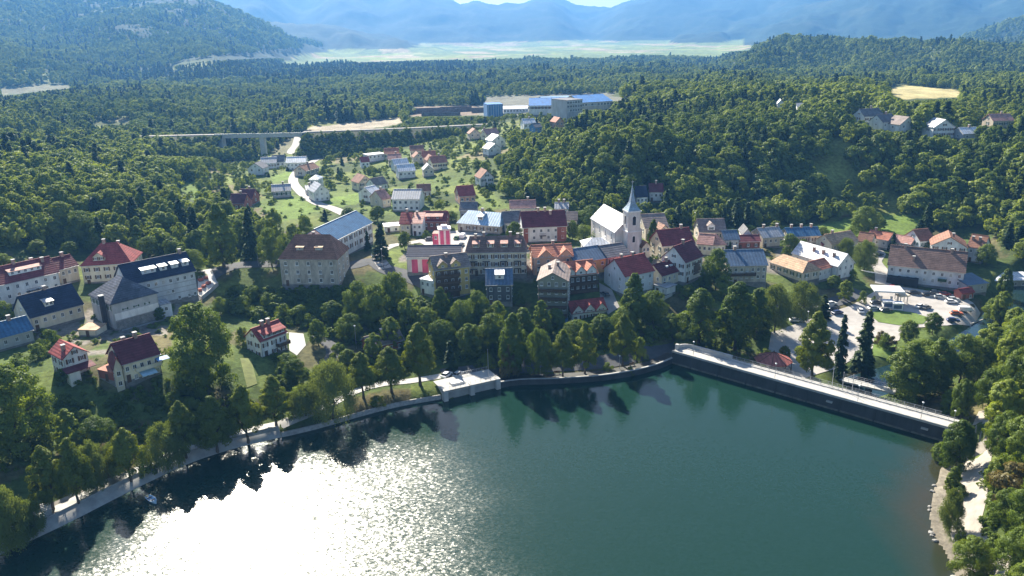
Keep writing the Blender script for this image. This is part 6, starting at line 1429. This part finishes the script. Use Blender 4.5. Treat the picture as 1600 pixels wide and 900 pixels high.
bank_scrub([(1545,610),(1620,560),(1660,900),(1600,960),(1570,880),(1540,850),(1530,800),(1545,720)], 170, 1.0, 2.6)
bank_scrub([(0,600),(100,612),(260,610),(380,600),(400,650),(300,690),(200,700),(100,720),(0,740)], 260, 0.8, 2.4)
bank_scrub([(430,560),(500,590),(560,560),(600,575),(540,600),(470,640),(440,630)], 120, 1.0, 2.6)
bank_scrub([(1050,500),(1180,480),(1200,520),(1160,560),(1080,540)], 150, 1.0, 2.6)
bank_scrub([(230,350),(330,330),(440,345),(420,395),(330,415),(250,390)], 120, 1.5, 4.0)
bank_scrub([(-20,360),(120,360),(230,360),(230,392),(90,385),(-20,388)], 110, 1.5, 4.0)
def garden_scrub(poly, n, h0, h1):
    xs = [p[0] for p in poly]; ys = [p[1] for p in poly]; c = 0
    for _ in range(n * 6):
        x, y = rng.uniform(min(xs), max(xs)), rng.uniform(min(ys), max(ys))
        if not inside(np.array([x]), np.array([y]), poly)[0]: continue
        p = at(x, y)
        if min(math.hypot(p[0] - b[5], p[1] - b[6]) - b[7] for b in HB) < 1.0: continue
        if seg_dist(np.array([p[0]]), np.array([p[1]]), VROAD)[0][0] < 5: continue
        sp_.append((p[0], p[1], p[2] - 0.2, rng.uniform(h0, h1))); c += 1
        if c >= n: break
garden_scrub(VALLEY, 260, 1.0, 3.0)
garden_scrub([(620,330),(800,315),(1040,360),(1190,362),(1300,375),(1300,430),(1180,425),(1040,430),(960,440),(900,420),(800,380),(740,350),(620,345)], 110, 0.8, 2.0)
garden_scrub([(20,500),(300,460),(310,520),(260,600),(120,610),(20,560)], 90, 0.8, 2.2)
sp_ = np.array(sp_)
scol = bpy.data.collections.new('scrub_prototypes')
for v in range(3):
    prof, hb, rr, ncl, nl, ls, mk, cl, hang = SPEC['shrub']
    V, Q, T = crown_mesh('s', 700 + v, 0.1, 9.0, 6.0, low, 16, 500, 1.3, LM['forest'], clump=0.4)
    o = bpy.data.objects.new('scrub_%d' % v, finish('crown', V, Q, T, LM['forest'])); scol.objects.link(o)
sm = bpy.data.meshes.new('undergrowth'); sm.vertices.add(len(sp_)); sm.vertices.foreach_set('co', sp_[:, :3].astype(np.float32).ravel())
a_ = sm.attributes.new('variant', 'INT', 'POINT'); a_.data.foreach_set('value', rng.integers(0, 3, len(sp_)).astype(np.int32))
s_ = sp_[:, 3] / 10
a_ = sm.attributes.new('size', 'FLOAT_VECTOR', 'POINT'); a_.data.foreach_set('vector', np.column_stack([s_ * 1.2, s_ * 1.2, s_]).astype(np.float32).ravel())
a_ = sm.attributes.new('turn', 'FLOAT_VECTOR', 'POINT'); a_.data.foreach_set('vector', np.column_stack([s_ * 0, s_ * 0, rng.uniform(0, 6.28, len(s_))]).astype(np.float32).ravel())
und = link('undergrowth', sm); tag(und, 'tangled undergrowth on the steep banks and embankments', 'undergrowth', kind='stuff'); scatter(und, scol, 'undergrowth_scatter')
print('TREES', NTREE[0], 'FOREST', len(rest))

# ------------------------------------------------------------------ vehicles
PAINT = {n: mat('paint_' + n, c, 0.3, 0.04, 1.0, spec=0.5) for n, c in dict(white=(0.75,0.75,0.75), silver=(0.42,0.44,0.46), black=(0.02,0.02,0.022), blue=(0.02,0.035,0.12), red=(0.35,0.03,0.025), orange=(0.5,0.12,0.04), green=(0.07,0.16,0.05), grey=(0.12,0.125,0.13)).items()}
TYRE = mat('tyre', (0.02, 0.02, 0.02), 0.9, 0.1); LAMP = mat('lamp_glass', (0.7, 0.7, 0.68), 0.2, 0.05)
def car_meshes(van=False):
    L_, Wd = (4.9, 1.9) if van else (4.3, 1.75)
    prof = [(-.5, .35), (-.5, .85), (-.47, 1.85), (.28, 1.92), (.44, 1.15), (.5, 1.0), (.5, .35)] if van else [(-.5, .32), (-.5, .82), (-.46, .95), (.0, .98), (.30, .95), (.48, .80), (.5, .32)]
    b = MB(); n = len(prof); V = []
    for s in (-1, 1):
        for x, z in prof: V.append((x * L_, s * Wd / 2 * (1 - 0.10 * max(0, (z - .9))), z))
    b.add(V, [tuple(range(n)), tuple(range(2 * n - 1, n - 1, -1))] + [(k, n + k, n + (k + 1) % n, (k + 1) % n) for k in range(n)])
    if not van:
        c0 = [(-.40, .94), (.24, .94), (.10, 1.44), (-.30, 1.46)]
        lo = [(c0[0][0] * L_, -.80, .94), (c0[1][0] * L_, -.80, .94), (c0[1][0] * L_, .80, .94), (c0[0][0] * L_, .80, .94)]
        b.box(-.30 * L_, .10 * L_, -.62, .62, 1.42, 1.48)
    body = b.mesh('body', PAINT['white'])
    g = MB()
    if van: g.hexa([(.29 * L_, -.84, 1.2), (.455 * L_, -.84, 1.12), (.455 * L_, .84, 1.12), (.29 * L_, .84, 1.2)], [(.27 * L_, -.84, 1.83), (.335 * L_, -.80, 1.80), (.335 * L_, .80, 1.80), (.27 * L_, .84, 1.83)])
    else: g.hexa(lo, [(-.30 * L_, -.62, 1.419), (.10 * L_, -.62, 1.419), (.10 * L_, .62, 1.419), (-.30 * L_, .62, 1.419)])
    glass = g.mesh('windows', GLASS)
    wh = MB().bar((0, -.11, 0), (0, .11, 0), .33, n=12).mesh('wheel', TYRE); rim = MB().bar((0, -.12, 0), (0, .12, 0), .19, n=8).mesh('rim', STEEL)
    hl = MB().box(-.04, .04, -.18, .18, -.07, .07).mesh('headlight', LAMP)
    return L_, Wd, body, glass, wh, rim, hl
CARM, VANM = car_meshes(), car_meshes(True)
def car(px, py, ang, colr, label, van=False, group='cars in the car park'):
    L_, Wd, body, glass, wh, rim, hl = VANM if van else CARM
    p = at(px, py); o = link('van' if van else 'car', None, loc=(p[0], p[1], p[2] + 0.14)); o.rotation_euler = (0, 0, ang); tag(o, label, 'van' if van else 'car', group)
    bo = link('body', body, o); bo.material_slots[0].link = 'OBJECT'; bo.material_slots[0].material = PAINT[colr]
    link('windows', glass, o)
    for sx in (-.31, .31):
        for sy in (-.46, .46): w_ = link('wheel', wh, o, (sx * L_, sy * Wd, .33)); link('rim', rim, w_)
    for sy in (-.34, .34): link('headlight', hl, o, (L_ * .495, sy * Wd, .68))
    return o
for a in [
 (1299,477,0.3,'white','white car leftmost in front of the shaded spruce'),(1301,484,0.3,'black','dark car just below the leftmost white car'),(1344,488,1.4,'white','white car alone on the sunlit forecourt'),(1290,482,0.3,'silver','silver car half under the shaded spruce'),(1287,490,0.3,'grey','grey car below the silver car by the spruce'),(1308,491,0.35,'blue','blue car below the dark car left of the forecourt'),(1468,466,-0.15,'silver','silver car right of the black cars along the inn'),(1476,462,-0.15,'red','red car at the right end along the inn'),
 (1365,484,0.1,'silver','silver car beside the grass island'),(1369,475,0.0,'black','dark car beside the round bush at the fuel station'),(1384,487,0.1,'grey','grey car in front of the kiosk boxes'),
 (1395,452,-0.2,'red','red car behind the fuel canopy'),(1429,460,-0.15,'black','first black car parked along the inn'),(1450,463,-0.15,'black','second black car parked along the inn'),(1461,459,-0.15,'grey','dark car behind the second black car at the inn'),
 (1437,481,0.6,'white','white car at the grass island end'),(1447,483,0.6,'grey','dark car next to the white car at the grass island end'),(1489,470,-0.1,'silver','silver car at the far right row'),(1486,474,-0.1,'white','pale car in front of the silver car at the far right row'),
 (1494,492,-0.15,'orange','orange pickup-like car near the white van'),(1489,503,-0.2,'blue','dark blue car alone at the lower right of the car park'),(1243,503,-0.1,'white','white car under the yellow-green willows'),(1372,400,0.2,'black','dark car in the street beside the inn'),
]: car(*a)
car(1508, 487, -0.2, 'white', 'white van beside the orange car', True)
for a in [(427,543,1.2,'white','white car in the yard of the white house'),(438,547,1.2,'grey','grey car beside the white car in the yard'),(698,589,1.1,'white','left white car parked at the weir'),(716,588,1.1,'silver','right pale car parked at the weir'),
          (714,374,1.3,'green','green car in the square behind the pink tower'),(672,376,0.2,'grey','grey car left of the pink tower'),(721,385,1.4,'black','dark car beside the striped hall'),(1000,450,2.2,'black','black car in the driveway beside the dark hotel'),(945,462,2.0,'grey','grey car in the hotel driveway'),(468,262,1.0,'white','white car on the village road')]: car(*a, group='cars parked in town')
car(723, 372, 1.4, 'white', 'white delivery van in the square behind the pink tower', True, 'cars parked in town')

for k in range(9):
    p = at(1418 + k * 9.5, 457.5 + k * 1.35); o = MB().box(-0.06, 0.06, -2.4, 2.4, 0, 0.02).build('road_marking', LINE, loc=(p[0], p[1], p[2] + 0.19)); o.rotation_euler = (0, 0, 0.25); tag(o, 'white parking bay line along the inn', kind='structure')
# ------------------------------------------------------------------ street furniture
def lamp(p, H, label, group):
    o = link('street_lamp', None, loc=tuple(p)); tag(o, label, 'lamp', group)
    link('pole', POLE, o, scale=(1, 1, H)); link('head', HEAD, o, (0, 0, H))
POLE = MB().bar((0, 0, -0.05), (0, 0, 1), 0.075, n=6, r2=0.05).mesh('pole', STEEL); HEAD = MB().bar((0, 0, 0), (0, 0, 0.3), 0.16, n=8, r2=0.3).bar((0, 0, 0.302), (0, 0, 0.42), 0.3, n=8, r2=0.08).mesh('head', WHITEP)
for k, s in enumerate((4, 30, 53, 76, 99, damL - 8)):
    q = dam_a + dam_dir * s + dam_nrm * 0.35; lamp((q[0], q[1], 4.25), 4.2, '%s white-headed lamp from the left along the dam road' % ordn(k), 'lamps on the dam')
for k, (px, py, H) in enumerate([(1300,604,5.2),(1316,609,5.2),(1331,613,5.2)]):
    q = at_z(px, py, 4.0); o = link('flagpole', None, loc=tuple(q)); tag(o, '%s of three grey poles at the back of the dam' % ('leftmost', 'middle', 'rightmost')[k], 'pole', 'poles on the dam')
    MB().bar((0, 0, -1), (0, 0, H), 0.11, n=6, r2=0.08).build('shaft', STEEL, o); MB().bar((0, 0, H), (0, 0, H + 0.15), 0.14, n=6, r2=0.02).build('cap', STEEL, o)
for k, i in enumerate(range(6, len(QL), 12)):
    q = QL[i] + NL[i] * 3.9; lamp((q[0], q[1], 1.6), 4.0, '%s park lamp from the left along the left promenade' % ordn(k), 'lamps on the left promenade')
for k, i in enumerate(range(4, len(QR), 10)):
    q = QR[i] + NR_[i] * 3.6; lamp((q[0], q[1], 1.4), 4.0, '%s park lamp from the weir along the lake wall' % ordn(k), 'lamps on the lake wall')
for k, (px, py) in enumerate([(420,418),(598,420),(404,416),(557,545),(1085,358),(1260,520),(660,470)]):
    p = at(px, py); lamp(p, 7.5, ['tall street lamp left of the old stone house', 'tall street lamp at the bend by the main street', 'tall street lamp under the round tree on the main street', 'thin pole lamp behind the brick cottage', 'street lamp behind the pink roofs', 'street lamp under the yellow-green willow', 'street lamp by the white annexe'][k], 'street lamps in town')
# benches along the promenade
def bench(p, ang, label):
    o = link('bench', None, loc=tuple(p)); o.rotation_euler = (0, 0, ang); tag(o, label, 'bench', 'benches by the lake')
    for k in range(3): MB().box(-0.9, 0.9, -0.25 + k * 0.18, -0.11 + k * 0.18, 0.42, 0.47).build('slat', TIMBER, o)
    MB().box(-0.9, 0.9, 0.30, 0.35, 0.6, 0.95).build('backrest', TIMBER, o)
    for s in (-0.7, 0.7): MB().box(s - 0.05, s + 0.05, -0.25, 0.34, 0, 0.418).build('leg', CONC, o)
for k, i in enumerate((14, 30, 44)):
    if i < len(QL):
        q = QL[i] + NL[i] * 6.2; bench((q[0], q[1], 1.66), math.atan2(NL[i][1], NL[i][0]) - math.pi / 2, '%s bench from the left on the left promenade' % ordn(k))
for k, i in enumerate((6, 16)):
    q = QR[i] + NR_[i] * 4.0; bench((q[0], q[1], 1.43), math.atan2(NR_[i][1], NR_[i][0]) - math.pi / 2, '%s bench from the weir beside the lake wall' % ordn(k))
# small boat
p = at_z(237, 782, 0); bt = link('rowing_boat', None, loc=(p[0], p[1], 0.0)); bt.rotation_euler = (0, 0, -0.7); tag(bt, 'small pale blue rowing boat on the water by the left shore', 'boat')
hull = MB(); st = [(-2.0, .55, .55), (-1.0, .8, .5), (0.3, .85, .5), (1.4, .55, .55), (2.2, .05, .7)]
V = []
for x, w_, z in st: V += [(x, -w_, z), (x, -w_ * .55, -.15), (x, w_ * .55, -.15), (x, w_, z), (x, w_ * .85, z), (x, w_ * .5, .05), (x, -w_ * .5, .05), (x, -w_ * .85, z)]
Fs = [tuple(range(8))[::-1], tuple(range(32, 40))]
for i in range(4):
    for k in range(8): Fs.append((i * 8 + k, i * 8 + (k + 1) % 8, i * 8 + 8 + (k + 1) % 8, i * 8 + 8 + k))
hull.add(V, Fs).build('hull', mat('boat_blue', (0.45, 0.62, 0.78), 0.4, 0.06), bt)
for x in (-1.0, 0.4): MB().box(x - .15, x + .15, -.62, .62, .3, .36).build('thwart', TIMBER, bt)
# garden steps near the lower left corner
p0 = at_z(74, 808, 1.7); stp = link('garden_steps', None, loc=tuple(p0)); stp.rotation_euler = (0, 0, 0.55); tag(stp, 'flight of stone steps down to the promenade at lower left', 'steps')
for k in range(9): MB().box(-1.0, 1.0, k * 0.42, k * 0.42 + 0.4, k * 0.17 - 0.4, k * 0.17 + 0.17).build('step', CONCP, stp)
# rocks on the right shore
rk = []
for k in range(9):
    i = 1 + k % (len(sn) - 3); a, b = sn[i], sn[i + 1]; t = rng.random(); q = a + (b - a) * t
    mb = bmesh.new(); bmesh.ops.create_icosphere(mb, subdivisions=2, radius=1.0)
    for v in mb.verts: v.co *= 1 + 0.35 * (random.random() - 0.5)
    me = bpy.data.meshes.new('shore_rock'); mb.to_mesh(me); mb.free(); me.materials.append(STONE)
    s_ = rng.uniform(0.3, 0.75); o = link('shore_rock', me, loc=(q[0], q[1], 0.1), scale=(s_ * 1.3, s_, s_ * 0.6)); o.rotation_euler = (0, 0, k); tag(o, 'pale %s rock on the right shore' % ['small', 'squat', 'broad', 'rounded', 'flat', 'rough', 'angular', 'low', 'half-sunk'][k], 'rock', 'rocks on the right shore')
# hedges and garden walls
def garden_wall(pxs, h_, m, label, name='garden_wall', th=0.3):
    P_ = [at(x, y) for x, y in pxs]; mb = MB(); o0 = P_[0]
    for i in range(len(P_) - 1):
        a, b = P_[i] - o0, P_[i + 1] - o0; d = (b - a)[:2]; l_ = np.linalg.norm(d); nn = np.array([-d[1], d[0]]) / l_ * th / 2
        mb.hexa([(a[0] + nn[0], a[1] + nn[1], a[2] - 1), (a[0] - nn[0], a[1] - nn[1], a[2] - 1), (b[0] - nn[0], b[1] - nn[1], b[2] - 1), (b[0] + nn[0], b[1] + nn[1], b[2] - 1)],
                [(a[0] + nn[0], a[1] + nn[1], a[2] + h_), (a[0] - nn[0], a[1] - nn[1], a[2] + h_), (b[0] - nn[0], b[1] - nn[1], b[2] + h_), (b[0] + nn[0], b[1] + nn[1], b[2] + h_)])
    tag(mb.build(name, m, loc=tuple(o0)), label, 'wall')
garden_wall([(316,468),(328,458),(341,446)], 1.4, CONCP, 'pale retaining wall of the concrete yard')
garden_wall([(1018,476),(1034,470),(1050,462),(1040,455)], 1.0, CONCP, 'zigzag pale garden wall below the big red-roofed house')
garden_wall([(1392,455),(1440,462),(1500,472)], 0.9, CONCP, 'low wall between the inn terrace and the car park')
garden_wall([(1240,448),(1252,456),(1262,462)], 0.9, CONCP, 'low pale wall below the tan-roofed house')
garden_wall([(1518,508),(1540,500)], 0.8, CONCP, 'short pale wall at the riverside end of the car park')
# pallets of bricks in the concrete yard
for k, (px, py) in enumerate([(316,430),(322,437),(314,440),(326,445),(319,450),(313,456)]):
    p = at(px, py); o = link('brick_pallet', None, loc=(p[0], p[1], p[2] + 0.3)); o.rotation_euler = (0, 0, k * 0.4); tag(o, '%s pallet of bricks from the back in the concrete yard' % ordn(k), 'pallet', 'pallets in the concrete yard')
    MB().box(-.8, .8, -.6, .6, 0.16, 0.95).build('brick_stack', W_m('brick'), o); MB().box(-.85, .85, -.65, .65, 0, 0.156).build('pallet_base', TIMBER, o)

# ------------------------------------------------------------------ the air
hz_ = MB().box(-11900, 11900, -420, 11600, -9, float(gz2.max()) + 15)
hm, nt, out = nodes_of('haze'); N = nt.nodes
pv = N.new('ShaderNodeVolumePrincipled'); pv.inputs['Color'].default_value = (0.16, 0.46, 1.0, 1); pv.inputs['Density'].default_value = HAZE; pv.inputs['Anisotropy'].default_value = 0.25
pv.inputs['Density Attribute'].default_value = ''
nt.links.new(pv.outputs[0], out.inputs['Volume'])
tag(hz_.build('haze', hm), 'thin blue haze in the valley air', kind='stuff')
